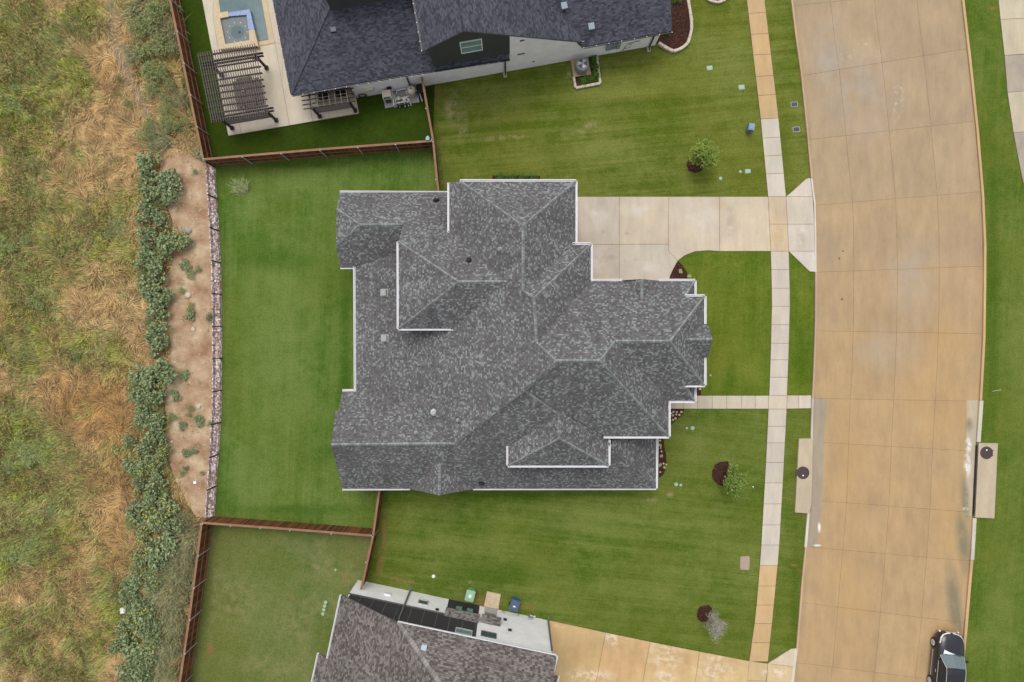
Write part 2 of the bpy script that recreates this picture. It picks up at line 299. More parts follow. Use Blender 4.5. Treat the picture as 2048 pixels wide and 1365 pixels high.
def cedar():
    t = NT('stained_cedar', .75, .2); uv = t.n('ShaderNodeUVMap', out=0); sp = t.t.nodes.new('ShaderNodeSeparateXYZ'); t.t.links.new(uv, sp.inputs[0])
    x = t.math('DIVIDE', sp.outputs[0], .14); w_ = t.n('ShaderNodeTexWhiteNoise', {'W': t.math('FLOOR', x)}, noise_dimensions='1D')
    c = t.ramp(w_, [(0, (.068,.027,.012)), (.5, (.145,.058,.025)), (1, (.23,.095,.04))])
    c = t.mix(1.0, c, t.ramp(t.noise(t.map(uv, sc=(12,1,1)), 3, 5), [(.3,.65),(.7,1.3)]), 'MULTIPLY')
    c = t.mix(t.math('MULTIPLY', t.math('GREATER_THAN', t.math('FRACT', x), .93), .7), c, (.01,.005,.003)); t.color(c); return t.m
M['cedar'] = cedar(); M['cedar_rail'] = plain('cedar_rail', (.22,.11,.062), .75, var=.25, vs_=2.0); M['cedar_cap'] = plain('cedar_cap', (.24,.125,.075), .75, var=.25, vs_=1.5)
def attr_mat(name, rough=.7, trans=.0, var=.25, vs_=8):
    t = NT(name, rough, .2); c = t.n('ShaderNodeAttribute', attribute_name='Col', out=0)
    t.color(c); return t.m
M['attr'] = attr_mat('dry_and_green_grass', .8)
def leaf_mat(name, a, b):
    t = NT(name, .7, .12); r = t.n('ShaderNodeNewGeometry', out=8) if False else None
    g = t.t.nodes.new('ShaderNodeNewGeometry'); c = t.ramp(g.outputs['Random Per Island'], [(0, a), (1, b)]); t.color(c); return t.m
M['leaf_grey'] = leaf_mat('grey_green_leaves', (.04,.068,.02), (.32,.375,.19)); M['leaf_mid'] = leaf_mat('mid_green_leaves', (.09,.125,.035), (.34,.37,.16))
M['leaf_bright'] = leaf_mat('bright_green_leaves', (.09,.15,.02), (.24,.31,.06)); M['leaf_dead'] = leaf_mat('bare_grey_twigs', (.17,.15,.11), (.42,.39,.34))
M['leaf_tree'] = leaf_mat('yellow_green_leaves', (.07,.13,.02), (.21,.28,.06)); M['leaf_reed'] = leaf_mat('olive_reeds', (.13,.14,.05), (.47,.45,.26)); M['leaf_shrub'] = leaf_mat('shrub_leaves', (.025,.06,.01), (.12,.22,.03))
M['leaf_pale'] = leaf_mat('pale_green_blades', (.2,.26,.09), (.48,.5,.25)); M['petal'] = plain('yellow_petals', (.7,.58,.04), .6)

# ------------------------------------------------------------------ ground, lawns, paving
def sheet(name, pts, z, mat, zside=None):
    b = MB(); P = WP(pts)
    if zside is None: b.face([(q.x, q.y, z) for q in (P if sum(P[i].x*P[(i+1)%len(P)].y-P[(i+1)%len(P)].x*P[i].y for i in range(len(P)))>0 else P[::-1])])
    else: b.prism(P, zside, z)
    return struct(b.build(name, mat))
b = MB(); b.face([(-900,-900,0),(900,-900,0),(900,900,0),(-900,900,0)]); struct(b.build('ground', M['lawn']))
ROAD_L = [(1573,-90),(1584,0),(1593,73),(1603.5,146.5),(1614,249),(1624,356),(1630.5,407),(1632,475),(1632.5,545),(1632,643),(1628.5,744),(1626,791),(1624,855),(1620,1004),(1612,1094),(1605.5,1160),(1594.8,1297),(1587,1365),(1573,1480)]
ROAD_R = [(1911,-90),(1921.4,0),(1936,126),(1950.6,264),(1961,390),(1965.5,492),(1965,576),(1963.5,677),(1957,800),(1951,887),(1943.6,1034),(1938.5,1120),(1926,1267),(1915,1365),(1899,1480)]
def interp(poly, y):
    for (x0, y0), (x1, y1) in zip(poly, poly[1:]):
        if y0 <= y <= y1: return x0+(x1-x0)*(y-y0)/(y1-y0)
    return poly[0][0] if y < poly[0][1] else poly[-1][0]
sheet('field', [(-900,-700),(335,-700),(335,0),(402,321),(430,330),(443,540),(444,800),(430,1034),(402,1046),(358,1365),(250,2100),(-900,2100)], .004, M['soil'])
sheet('dirt_strip', [(322,300),(352,296),(372,306),(408,318),(430,336),(437,444),(442,539),(444,680),(443,817),(430,1014),(428,1036),(392,1034),(372,1000),(352,960),(340,930),(330,880),(335,840),(328,800),(336,740),(342,690),(334,640),(330,560),(348,520),(345,480),(345,440),(330,400),(320,350)], .008, M['dirt'])
sheet('dirt_trail', [(205,-60),(238,-60),(240,60),(252,120),(290,200),(318,262),(300,275),(268,210),(240,160),(222,90)], .008, M['trail'])
base_i = [(430,335),(437,444),(442,539),(444,680),(443,817),(438,900),(430,1014),(429,1036)]
sheet('rock_strip', base_i+[(x-19.5,y) for x, y in base_i[::-1]], .013, M['cobble'])
sheet('lawn', [(862,164),(1500,-120),(1660,-120),(1650,560),(1140,560),(1140,480),(880,480)], .0045, M['lawn_north'])
sheet('lawn', [(430,322),(864,284),(880,300),(895,420),(1000,420),(1000,960),(760,1000),(745,1072),(428,1036),(444,800),(443,560)], .0075, M['lawn_back'])
sheet('lawn', [(760,960),(1330,960),(1330,800),(1640,800),(1640,1500),(1380,1500),(1100,1260),(730,1180),(745,1072)], .0055, M['lawn_south'])
sheet('lawn', [(402,1046),(745,1072),(723,1170),(700,1200),(640,1440),(340,1480),(358,1365)], .0095, M['lawn_dry'])
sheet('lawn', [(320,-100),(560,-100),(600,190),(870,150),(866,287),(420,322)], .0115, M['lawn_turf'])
sheet('lawn', [(1330,495),(1640,495),(1640,800),(1330,800)], .0085, M['lawn_front'])
sheet('lawn', [(1900,-120),(2600,-120),(2600,1500),(1900,1500)], .0035, M['lawn_east'])

TAN, GREY, PALE, ORNG = (.395,.28,.158), (.5,.47,.42), (.52,.47,.385), (.49,.355,.2)
def var(c, k=.06): q = 1+random.uniform(-k, k); return tuple(x*q*(1+random.uniform(-k*.25, k*.25)) for x in c)
def inset(P, d):
    c = sum(P, Vector((0,0,0)))/len(P); out = []
    n = len(P); area = sum(P[i].x*P[(i+1)%n].y-P[(i+1)%n].x*P[i].y for i in range(n)); sg = 1 if area > 0 else -1
    for i in range(n):
        a, q, e = P[i-1], P[i], P[(i+1) % n]
        d1 = (q-a).normalized(); d2 = (e-q).normalized(); n1 = Vector((-d1.y, d1.x, 0))*sg; n2 = Vector((-d2.y, d2.x, 0))*sg
        m = n1+n2; m = m/max(.35, m.dot(n1)) if m.length > 1e-6 else n1
        out.append(q+m*d)
    return out
def slabs(name, polys, mat, z=.05, gap=.014, jname='paving_joint', zj=None):
    b = MB(); j = MB()
    for pts, c in polys:
        P = WP(pts); b.c = c; b.prism(inset(P, gap), 0, z)
        j.face([(q.x, q.y, z-.012) for q in (P if sum(P[i].x*P[(i+1)%len(P)].y-P[(i+1)%len(P)].x*P[i].y for i in range(len(P)))>0 else P[::-1])])
    struct(b.build(name, mat)); struct(j.build(jname, M['joint']))
# road panels
fr = [0, .225, .486, .738, 1.0]
tj = [(-90,-105),(12,-20),(152,98),(280,243),(411,384),(545,533),(662,668),(797,803),(884,903),(1000,1025),(1094,1122),(1205,1246),(1325,1365),(1450,1490)]
polys = []
for (l0, r0), (l1, r1) in zip(tj, tj[1:]):
    for k in range(4):
        q = []
        def edge(yl, yr, f): 
            y = yl+(yr-yl)*f; return (interp(ROAD_L, y)*(1-f)+interp(ROAD_R, y)*f, y)
        ym0, ym1 = (l0*.5+l1*.5), (r0*.5+r1*.5)
        fa, fb = fr[k], fr[k+1]
        pts = [edge(l0, r0, fa), edge(l0, r0, fb), edge(ym0, ym1, fb), edge(l1, r1, fb), edge(l1, r1, fa), edge(ym0, ym1, fa)]
        t0 = max(0, min(1, (l0-200)/500)); base = tuple(a*(1-t0)+bq*t0 for a, bq in zip((.355,.275,.185), TAN))
        polys.append((pts, var(base, .022)))
slabs('road', polys, M['road'], .03, .008, 'road_joint')
def strip_poly(L, Rr): return L+Rr[::-1]
b = MB(); b.c = (.32,.275,.215); P = WP([(1627,798),(1652,799.5),(1648,884),(1643,1020),(1634,1095),(1613.5,1093),(1621,1004),(1625,855)]); b.prism(P, 0, .034)
b.c = (.42,.37,.29); P = WP([(1933,801),(1955,801),(1950.5,887),(1943,1032),(1928,1030),(1932,900)]); b.prism(P, 0, .034); struct(b.build('gutter_pan', M['road']))
def curb(pts, w, name, c, h=.15):
    b = MB(); b.c = c; P = WP(pts); n = len(P); L = []
    for i in range(n):
        d = (P[min(i+1, n-1)]-P[max(i-1, 0)]).normalized(); L.append(P[i]+Vector((-d.y, d.x, 0))*w)
    for i in range(n-1):
        q = [P[i], P[i+1], L[i+1], L[i]]; ins = .02 if i % 2 else 0
        b.c = var(c, .06); b.prism(q, 0, h)
    return struct(b.build(name, M['road']))
cut = lambda poly, y0, y1: [(interp(poly, y0), y0)]+[q for q in poly if y0 < q[1] < y1]+[(interp(poly, y1), y1)]
CT = (.47,.34,.22)
curb(cut(ROAD_L, -90, 356), -.13, 'kerb', CT); curb(cut(ROAD_L, 356, 545), -.12, 'kerb', (.56,.53,.5), .06)
curb(cut(ROAD_L, 545, 797), -.13, 'kerb', (.42,.32,.25)); curb(cut(ROAD_L, 797, 877), -.13, 'kerb', (.5,.46,.4)); curb(cut(ROAD_L, 1026, 1094), -.17, 'kerb', (.55,.52,.46))
curb(cut(ROAD_L, 1094, 1297), -.13, 'kerb', CT); curb(cut(ROAD_L, 1297, 1480), -.2, 'kerb', (.56,.52,.47), .06)
curb(cut(ROAD_R, -90, 800), .17, 'kerb', (.5,.36,.2)); curb(cut(ROAD_R, 801, 884), .27, 'kerb', (.53,.5,.43)); curb(cut(ROAD_R, 1036, 1119), .26, 'kerb', (.53,.5,.43)); curb(cut(ROAD_R, 1119.5, 1480), .2, 'kerb', (.5,.35,.2))
# sidewalk
SL = [(1483,-90),(1493,0),(1521,240),(1535.7,394),(1541,503),(1543.5,600),(1541,700),(1538,790),(1536.5,818.5),(1531,932),(1522,1092),(1520,1121),(1510.6,1233),(1498,1321),(1490,1420)]
SR = [(1518,-90),(1528.4,0),(1556,234),(1571.5,394),(1577,503),(1579.5,600),(1577,700),(1573.5,790),(1572.8,818.5),(1567,932),(1558,1092),(1555.7,1121),(1545,1233),(1535,1327),(1528,1420)]
def walk(ys, cf):
    out = []
    for i, (a, e) in enumerate(zip(ys, ys[1:])):
        out.append(([(interp(SL, a), a), (interp(SR, a), a-2*(a < 394)), (interp(SR, e), e-2*(e < 390)), (interp(SL, e), e)], var(cf(a), .05)))
    return out
cf = lambda y: ORNG if y < 230 or y > 1120 else (PALE if 394 <= y < 450 else (.51,.47,.415))
slabs('sidewalk', walk([-90,-50,-10,28,70,111,154,192,239,277,313,349,394], cf)+walk([503,540,577,613,650,687,720,755,791], cf)+walk([818.5,853,886,925,966,1008,1050,1090,1131,1172,1210,1247,1285,1323], cf)
      +[([(1536.5,791),(1574,791),(1573,818.5),(1536.3,818.5)], var(PALE))], M['concrete'], .055)
# driveway, walk, approach
P_ = [([(1130,394),(1238.5,394),(1238.5,489.5),(1130,489.5)], (.47,.42,.36)), ([(1238.5,394),(1337,394),(1337,489),(1238.5,489.5)], (.5,.44,.355)),
      ([(1337,394),(1438.5,394),(1439,503),(1415,501.5),(1390,503.5),(1370,511),(1355,522),(1337,503),(1337,489)], (.51,.45,.37)), ([(1438.5,394),(1535.7,394),(1541,503),(1439,503)], (.53,.46,.36)),
      ([(1150,489.5),(1238.5,489.5),(1238.5,590),(1150,590)], (.46,.41,.35)), ([(1238.5,489.5),(1337,489),(1337,503),(1355,522),(1347,537),(1340,552),(1338,562),(1338,590),(1238.5,590)], (.48,.44,.385)),
      ([(1535.7,394),(1571.5,394),(1574.5,449),(1538.5,449)], (.5,.41,.3)), ([(1538.5,449),(1574.5,449),(1577,503),(1541,503)], (.5,.42,.31)),
      ([(1571.5,394),(1625,394),(1628,449),(1574.5,449)], (.52,.47,.4)), ([(1574.5,449),(1628,449),(1629,503),(1577,503)], (.52,.47,.41)),
      ([(1571.5,394),(1580,387),(1612,358),(1620,356.5),(1625,394)], (.54,.5,.45)), ([(1577,503),(1629,503),(1629.5,544),(1619,544)], (.54,.5,.46))]
slabs('driveway', P_, M['concrete'], .055, .013)
xs = [1330,1366,1395,1424,1453,1483,1510,1536.5]
slabs('front_walk', [([(a,791.5),(e,791.5),(e,818),(a,818)], var((.5,.455,.38), .04)) for a, e in zip(xs, xs[1:])]+[([(1574,791),(1597,791),(1597,817.5),(1573,818)], var(PALE)), ([(1597,791),(1622,791),(1622,817),(1597,817.5)], var((.55,.5,.44)))], M['concrete'], .055)
OR2 = (.5,.355,.19)
slabs('driveway', [([(1085,1238),(1100.5,1241),(1211,1265),(1192,1365),(1186,1400),(1060,1400)], var(OR2)), ([(1211,1265),(1300,1283.5),(1285,1365),(1280,1400),(1186,1400),(1192,1365)], var(OR2)), ([(1300,1283.5),(1398.5,1303),(1390,1365),(1387,1400),(1280,1400),(1285,1365)], (.54,.4,.22)),
      ([(1398.5,1303),(1498,1322),(1494,1365),(1490,1400),(1387,1400),(1390,1365)], (.54,.4,.22)), ([(1498,1322),(1535,1327),(1532,1362),(1494,1361)], (.5,.38,.22)), ([(1494,1361),(1532,1362),(1527,1420),(1488,1420)], (.5,.38,.22)),
      ([(1535,1327),(1586,1333),(1580,1400),(1530,1400)], (.54,.42,.25)), ([(1535,1327),(1582,1297),(1590,1297),(1586,1333)], (.54,.47,.36))], M['concrete_drive'], .055, .013)
slabs('sidewalk', [([(1990,-60),(2060,-60),(2060,37),(2000,40)], (.5,.45,.34)), ([(2000,40),(2060,37),(2060,108),(2008,112)], (.47,.42,.32)), ([(2008,112),(2070,108),(2080,180),(2014,186)], (.36,.32,.27)), ([(2014,186),(2080,180),(2090,262),(2026,266)], (.46,.41,.32)),
      ([(2026,266),(2090,262),(2110,380),(2060,420),(2042,350)], (.36,.32,.27))], M['concrete'], .055)

# ------------------------------------------------------------------ roofs
def plane_n(py, z0, s): y0 = W(0, py, z0).y; return (z0+s*y0, 0, -s)
def plane_s(py, z0, s): y0 = W(0, py, z0).y; return (z0-s*y0, 0, s)
def plane_w(px, z0, s): x0 = W(px, 0, z0).x; return (z0-s*x0, s, 0)
def plane_e(px, z0, s): x0 = W(px, 0, z0).x; return (z0+s*x0, -s, 0)
def on(pl, px, py):                      # the point of a roof plane that is seen at a photo position
    X, Y = (px-1024)/F, (682.5-py)/F; k = pl[1]*X+pl[2]*Y; z = (pl[0]+H*k)/(1+k); return W(px, py, z)
class Roof:
    def __init__(s): s.b = MB()
    def face(s, pts, th=.16, mi=0, down=None):
        P = [Vector(p) for p in pts]; n = Vector((0,0,0))
        for i in range(len(P)): n += P[i].cross(P[(i+1) % len(P)])
        if n.z < 0: P.reverse(); n = -n
        n.normalize(); h = Vector((n.x, n.y, 0))
        e = Vector((-n.y, n.x, 0)).normalized() if h.length > 1e-4 else Vector((1,0,0)); up = n.cross(e)
        uvs = [(p.dot(e)+50, p.dot(up)+50) for p in P]
        if len(P) > 3:    # fan about the middle keeps slightly warped faces smooth
            s.b.face(P, mi, uvs)
        else: s.b.face(P, mi, uvs)
        D = Vector((0,0,-th)); s.b.face([p+D for p in P[::-1]], 1, [(0,0)]*len(P))
        for i in range(len(P)):
            a, q = P[i], P[(i+1) % len(P)]; s.b.face([a, a+D, q+D, q], 1, [(0,0)]*4)
def caps(lines, mat, parent, w=.095, name='ridge_cap'):
    b = MB()
    for a, e in lines:
        a, e = Vector(a), Vector(e); d = (e-a); L = d.length; d.normalize(); sd_ = Vector((-d.y, d.x, 0)).normalized()
        up = Vector((0,0,.055)); dn = Vector((0,0,-.075)); u0 = random.uniform(0, 40)
        for sg in (-1, 1):
            q = [a+up, e+up, e+sd_*sg*w+dn, a+sd_*sg*w+dn]
            if sg > 0: q = q[::-1]; uv = [(u0,1),(u0+L,1),(u0+L,0),(u0,0)]
            else: uv = [(u0,0),(u0+L,0),(u0+L,1),(u0,1)]
            b.face(q, 0, uv)
    return b.build(name, mat, parent)
def gutter(pts, parent, mat=None, out=None, w=.115, lip=.026, name='gutter'):
    """open white trough along an eave: bottom, two lips and end plates"""
    b = MB(); pts = [Vector(p) for p in pts]
    for a, e in zip(pts, pts[1:]):
        d = (e-a).normalized(); n = Vector((d.y, -d.x, 0)).normalized()
        if out is not None and n.dot(out) < 0: n = -n
        z = Vector((0,0,1)); o = n*(w/2-.03)
        b.bar(a+o-z*.09, e+o-z*.09, w, .015); b.bar(a+n*(w-.03)-z*.035, e+n*(w-.03)-z*.035, lip*1.5, .13); b.bar(a-n*.03-z*.05, e-n*.03-z*.05, lip, .1)
        for q in (a, e): b.box(q+o-z*.04, (w, .02, .11), math.atan2(n.y, n.x))
    return b.build(name, mat or M['gutter'], parent)

# ---- the house in the middle
hz = thing('house', 'large house in the middle with grey shingle hip roofs and white gutters', 'house')
rf = Roof()
N1 = plane_n(386, 2.9, .8); S1 = plane_s(977.5, 2.9, .84); W1 = (8.476, .66, 0); WPt = plane_w(710.5, 2.9, .25)
Ra = on(W1, 1112, 722); zR = Ra.z; Rb = W(1200, 722, zR)
N2 = (zR+.8*Ra.y, 0, -.8); S2 = (zR-.8*Ra.y, 0, .8); E2 = (zR+.81*Rb.x, -.81, 0)
T1 = on(W1, 1068, 597); T2 = on(W1, 1073, 685); Q = on(S2, 1050, 782)
E1 = (T1.z+.85*T1.x, -.85, 0)
zA = on(N1, 720, 450); AS = (zA.z-.8*zA.y, 0, .8)
A1, A2 = on(N1, 720, 450), on(N1, 806, 450)
zC = on(S1, 662, 890); CN = (zC.z+.84*zC.y, 0, -.84); C2 = on(S1, 910, 888)
zB = on(N1, 797, 484).z; B1 = on(N1, 917, 564); B2 = on(N1, 1030, 564); b1 = W(797, 484, zB); b2 = W(797.5, 657.5, zB)
g1 = W(1046, 452, 8.9); g2 = W(1046, 582, 8.9); GE = (8.9+.85*g1.x, -.85, 0)
gn1, gn2 = W(922, 363.5, 6.05), W(1151, 363.5, 6.05); zgw = on(N1, 898, 465).z+.02
gw1, gw2 = W(898.5, 366, zgw), W(898.5, 465, zgw); gv = on(N1, 1019, 564)-Vector((0,0,.03))
ge1, ge2 = W(1151, 363.5, 6.05), W(1151, 489, 6.05)
e1a, e1b = W(1181.5, 490, 6.15), W(1181.5, 566, 6.15)
n2a, n2b = on(N2, 1183, 562.5), on(N2, 1389, 562.5)
F1 = on(N2, 1230, 683); F2 = W(1340, 683, F1.z); S3 = (F1.z-.83*F1.y, 0, .83)
f1, f2 = on(N2, 1408.5, 593.5), on(S3, 1408.5, 771)
h1, h2 = on(N2, 1370, 593.5), on(S3, 1370, 771); s3b = on(S3, 1389, 802.5); s3a = on(S3, 1340, 802.5)
se1, se2 = W(1337.5, 803, 6.12), W(1337.5, 873.5, 6.12); s2w = W(1210, 873.5, 6.12)
D1 = on(S1, 1118, 830); D2 = W(1119, 877, D1.z); zD = on(S1, 1016, 893).z+.1
dw1, dw2, de2, de1 = W(1016.5, 893, zD), W(1016.5, 931.5, zD), W(1217, 931.5, zD), W(1217, 874, zD)
E3 = plane_e(1312, 2.9, .84); hp = on(S1, 1224, 889)
brk1, brk2 = on(W1, 817, 500), on(W1, 817, 815)
aw1, aw2 = on(N1, 673, 418), on(AS, 672, 492)
rf.face([W(680,385.5,2.9), on(N1,1000,386), on(N1,1030,450), B2, B1, on(N1,797,484), A2, A1, aw1])
rf.face([A1, A2, on(AS,815,450), on(AS,815,535), W(681,535.5,2.9), aw2])
rf.face([aw1, A1, aw2])
rf.face([zC, C2, on(CN,920,888), on(CN,860,782.5), W(685,782.5,2.9), on(CN,677,822), on(CN,671,823)])
rf.face([zC, C2, Q, D1, hp, W(1312,977.5,2.9), W(685,978,2.9)])
rf.face([W(1312,977.5,2.9), hp, on(E3,1224,862), on(E3,1312,862)])
rf.face([D1, D2, dw2, dw1]); rf.face([Q, D1, D2, de2, de1]); rf.face([D2, de2, dw2])
rf.face([Ra, Rb, se2, s2w, Q])
rf.face([on(W1,1112,722), T2, T1, g2, on(W1,1019,566), on(W1,917,560), brk1, brk2, on(W1,910,888), on(W1,1050,782)])
rf.face([C2, on(W1,990,770), Q]); rf.face([Q, on(W1,1040,740), Ra])
rf.face([brk1, brk2, on(WPt,711,785), on(WPt,709.5,531)])
rf.face([b1, B1, b2]); rf.face([B1, B2, W(925,657.5,zB), b2])
rf.face([g1, gn1, gn2]); rf.face([g1, gn1, gw1, gw2, on((8.9-.69*g1.x-.03,.69,0),985,575), on((8.9-.69*g1.x-.03,.69,0),1030,600), g2]); rf.face([g1, ge1, ge2, W(1147,489,6.1), g2])
rf.face([W(1147,489,6.1), e1a, T1, g2]); rf.face([T1, e1a, e1b, T2])
rf.face([T2, Ra, Rb, F1, F2, f1, h1, n2b, n2a])
rf.face([n2b, h1, on(N2,1370,612)-Vector((0,0,.6)), W(1389,612,n2b.z)]); rf.face([s3b, h2, on(S3,1370,752)-Vector((0,0,.6)), W(1389,752,s3b.z)])
rf.face([F1, F2, f2, h2, s3b, s3a]); rf.face([F2, f1, f2]); rf.face([Rb, F1, s3a, se1, se2])
zb_ = 8.3; rf.face([W(1362,680,zb_), W(1425,679.5,zb_), W(1417,651,7.15), W(1395,648,7.15)]); rf.face([W(1362,680,zb_), W(1425,679.5,zb_), W(1416,714,7.15), W(1395,715,7.15)])
zg_ = n2a.z+.95; G0 = W(1285,558.5,zg_); G1 = on(N2,1285,604); G1.z = zg_; rf.face([G0, G1, on(N2,1250,560.5)+Vector((0,0,-.05)), W(1245,561.5,n2a.z+.02)]); rf.face([G0, G1, on(N2,1318,560.5)+Vector((0,0,-.05)), W(1314.5,561.5,n2a.z+.02)])
K0 = W(878,991,4.65); K1 = on(S1,878,905); K1.z = 4.65; rf.face([K0, K1, on(S1,818,976), W(819,978.5,2.95)]); rf.face([K0, K1, on(S1,948,976), W(947,978.5,2.95)])
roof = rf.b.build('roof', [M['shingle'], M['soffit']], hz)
up5 = Vector((0,0,.0))
caps([(A1,A2),(A1,aw1),(A1,aw2),(zC,C2),(C2,Q),(Q,Ra),(Ra,Rb),(Rb,se2),(Rb,F1),(F1,F2),(F2,f1),(F2,f2),(Ra,T2),(T2,T1),(T1,g2),(g2,g1),(g1,gn1),(g1,gn2),(T1,e1a),(B1,B2),(B1,b1),(B1,b2),(Q,D1),(D1,D2),(D2,dw2),(D2,de2),(W(1368,680,zb_),W(1425,679.5,zb_)),(G0,G1),(K0,K1),(h1,n2b),(h2,s3b)], M['cap'], hz)
def gz(pts, out): gutter([W(x, y, z-.02) if not isinstance(x, Vector) else x for x, y, z in pts], hz, out=Vector(out))
gz([(680,385,2.9),(898,386,2.9)], (0,1,0)); gz([(681,535.5,2.9),(709,535,2.9)], (0,-1,0)); gz([(709.5,530,2.95),(711,785,2.95)], (-1,0,0)); gz([(685,782,2.95),(711,781.5,2.95)], (0,1,0))
gz([(685,978,2.9),(820,977.5,2.9)], (0,-1,0)); gz([(946,977.5,2.9),(1312,977,2.9)], (0,-1,0)); gz([(1312.5,977,2.9),(1314,877,2.9)], (1,0,0))
gz([(1016,893,zD),(1016,931,zD)], (-1,0,0)); gz([(1016,932,zD),(1217,932,zD)], (0,-1,0)); gz([(1217.5,931,zD),(1218,880,zD)], (1,0,0))
gz([(1208,874,6.15),(1338,874,6.15)], (0,-1,0)); gz([(1338,873,6.15),(1338,803,6.15)], (1,0,0)); gz([(1338,803,6.1),(1390,803,6.1)], (0,-1,0)); gz([(1389.5,802,6.05),(1390,770,6.05)], (1,0,0))
gz([(1370,771.5,f2.z),(1409,771.5,f2.z)], (0,-1,0)); gz([(1409.5,771,f2.z),(1409.5,716,f2.z)], (1,0,0)); gz([(1409.5,648,f1.z),(1409.5,593,f1.z)], (1,0,0)); gz([(1370,592.5,f1.z),(1409,592.5,f1.z)], (0,1,0))
gz([(1390,590,n2a.z),(1390,562,n2a.z)], (1,0,0)); gz([(1183,562,n2a.z),(1244,561.5,n2a.z)], (0,1,0)); gz([(1315,561.5,n2a.z),(1390,561.5,n2a.z)], (0,1,0))
gz([(1182,568,6.17),(1182,489,6.17)], (1,0,0)); gz([(1145,488.5,6.17),(1182,488.5,6.17)], (0,1,0)); gz([(1151.5,488,6.05),(1151.5,363,6.05)], (1,0,0)); gz([(920,362.5,6.05),(1152,362.5,6.05)], (0,1,0))
gz([(898,366,zgw),(898,465,zgw)], (-1,0,0)); gz([(796.5,484,zB),(797,658,zB)], (-1,0,0)); gz([(797,658,zB),(914,658,zB)], (0,-1,0))
b = MB()
def rect(x0, y0, x1, y1, z0, z1): b.box(((x0+x1)/2, (y0+y1)/2, (z0+z1)/2), (x1-x0, y1-y0, z1-z0))
rect(-11.35,5.5,-3.5,9.8,0,2.72); rect(-11.35,-9.8,9.5,-3.9,0,2.7); rect(-6.9,-3.8,0,5.4,0,3.6); rect(-3.7,3.1,3.7,9.9,0,5.35); rect(0,-5.7,9.6,3.35,0,5.8); rect(3.72,3.3,4.65,6.1,0,5.85); rect(.2,-7.6,5.8,-5.72,2.5,5.5); rect(9.62,-2.3,11.85,2.6,0,6.3); rect(-6.85,1.15,-3.1,6.0,3,5.55); rect(9.62,-3.3,11.2,3.3,0,5.6)
def gwall(pts): b.face(pts); b.face([p+Vector((.1,0,0)) for p in pts[::-1]])
gwall([Vector((-11.4,5.5,2.7)), Vector((-11.4,6.8,3.75)), Vector((-11.4,8.6,3.75)), Vector((-11.4,9.8,2.7))][::-1]); gwall([Vector((-11.4,-9.8,2.7)), Vector((-11.4,-6.72,5.45)), Vector((-11.4,-3.9,2.7))])
b.build('wall', M['brick'], hz)
def boxvent(px, py, pl, s, mat, h=.22):
    p = on(pl, px, py); v = MB(); n = Vector((-pl[1], -pl[2], 1)).normalized(); Mx = n.to_track_quat('Z', 'X').to_matrix().to_4x4(); Mx = Matrix.Translation(p+n*h/2) @ Mx
    Mx2 = Mx @ Matrix.Rotation(math.atan2(pl[2], pl[1]), 4, 'Z') if False else Mx
    v.box(None, (s, s, h*.5), M=Mx2); v.box(None, (s*1.12, s*1.12, h*.3), M=Matrix.Translation(n*h*.4) @ Mx2); v.box(None, (s*1.5, s*1.5, .02), M=Matrix.Translation(n*(-h/2+.012)) @ Mx2); return v.build('roof_vent', mat, hz)
def pipe(px, py, pl, r, mat, parent=None, h=.35):
    p = on(pl, px, py); v = MB(); v.lathe(p, [(r*2.2,.0),(r*2.1,.05),(r*1.2,.12),(r,.14),(r,h),(r*.8,h+.01),(r*.75,h-.05)], 14); return v.build('vent_pipe', mat, parent or hz)
boxvent(769, 586, WPt, .36, M['vent']); boxvent(770, 677, WPt, .36, M['vent'])
pipe(868, 825, W1, .11, M['pipe']); pipe(916, 841, W1, .06, M['vent']); pipe(832, 866, CN, .07, M['vent']); pipe(888, 442, N1, .05, M['vent']); pipe(1000, 499, N1 if False else (8.9-.69*g1.x, .69, 0), .07, M['vent'])
pipe(938, 521, N1, .08, M['black'])
for px, py, pl in ((873,401,N1),(963,967,S1)):
    p = on(pl, px, py); v = MB(); v.lathe(p, [(.2,0),(.19,.12),(.14,.26),(.05,.31),(.01,.32)], 14, sx=1.1, sy=.75); v.build('roof_vent', M['black'], hz)

# ------------------------------------------------------------------ walls seen at a slant: plane through two ground points
class Wall:
    def __init__(s, p0, p1):
        s.a, s.e = W(*p0), W(*p1); s.d = (s.e-s.a).normalized(); s.n = Vector((s.d.y, -s.d.x, 0))
        if s.n.dot(-s.a) < 0: s.n = -s.n           # towards the picture's middle = outward, the side we see
    def at(s, px, py, off=0.0):
        X, Y = (px-1024)/F, (682.5-py)/F; a = s.a+s.n*off; h = (s.n.x*a.x+s.n.y*a.y)/(s.n.x*X+s.n.y*Y); return Vector((X*h, Y*h, H-h))
    def sz(s, px, py): p = s.at(px, py); return (p-s.a).dot(s.d), p.z
    def pt(s, q, z, off=0.0): p = s.a+s.d*q+s.n*off; return Vector((p.x, p.y, z))
    def panel(s, b, sz, t0, t1, mi=0):             # plate over a polygon of (along, height), standing t0..t1 off the wall
        A = [s.pt(q, z, t1) for q, z in sz]; B = [s.pt(q, z, t0) for q, z in sz]
        nrm = Vector((0,0,0))
        for i in range(len(A)): nrm += (A[i]-A[0]).cross(A[(i+1) % len(A)]-A[0])
        if nrm.dot(s.n) < 0: A.reverse(); B.reverse()
        b.face(A, mi); b.face(B[::-1], mi)
        for i in range(len(A)): j = (i+1) % len(A); b.face([A[i], B[i], B[j], A[j]], mi)
    def rect(s, b, q0, z0, q1, z1, t0, t1, mi=0): s.panel(b, [(q0,z0),(q1,z0),(q1,z1),(q0,z1)], t0, t1, mi)
    def boxpx(s, px0, py0, px1, py1):
        q0, z0 = s.sz(px0, py0); q1, z1 = s.sz(px1, py1); return min(q0,q1), min(z0,z1), max(q0,q1), max(z0,z1)
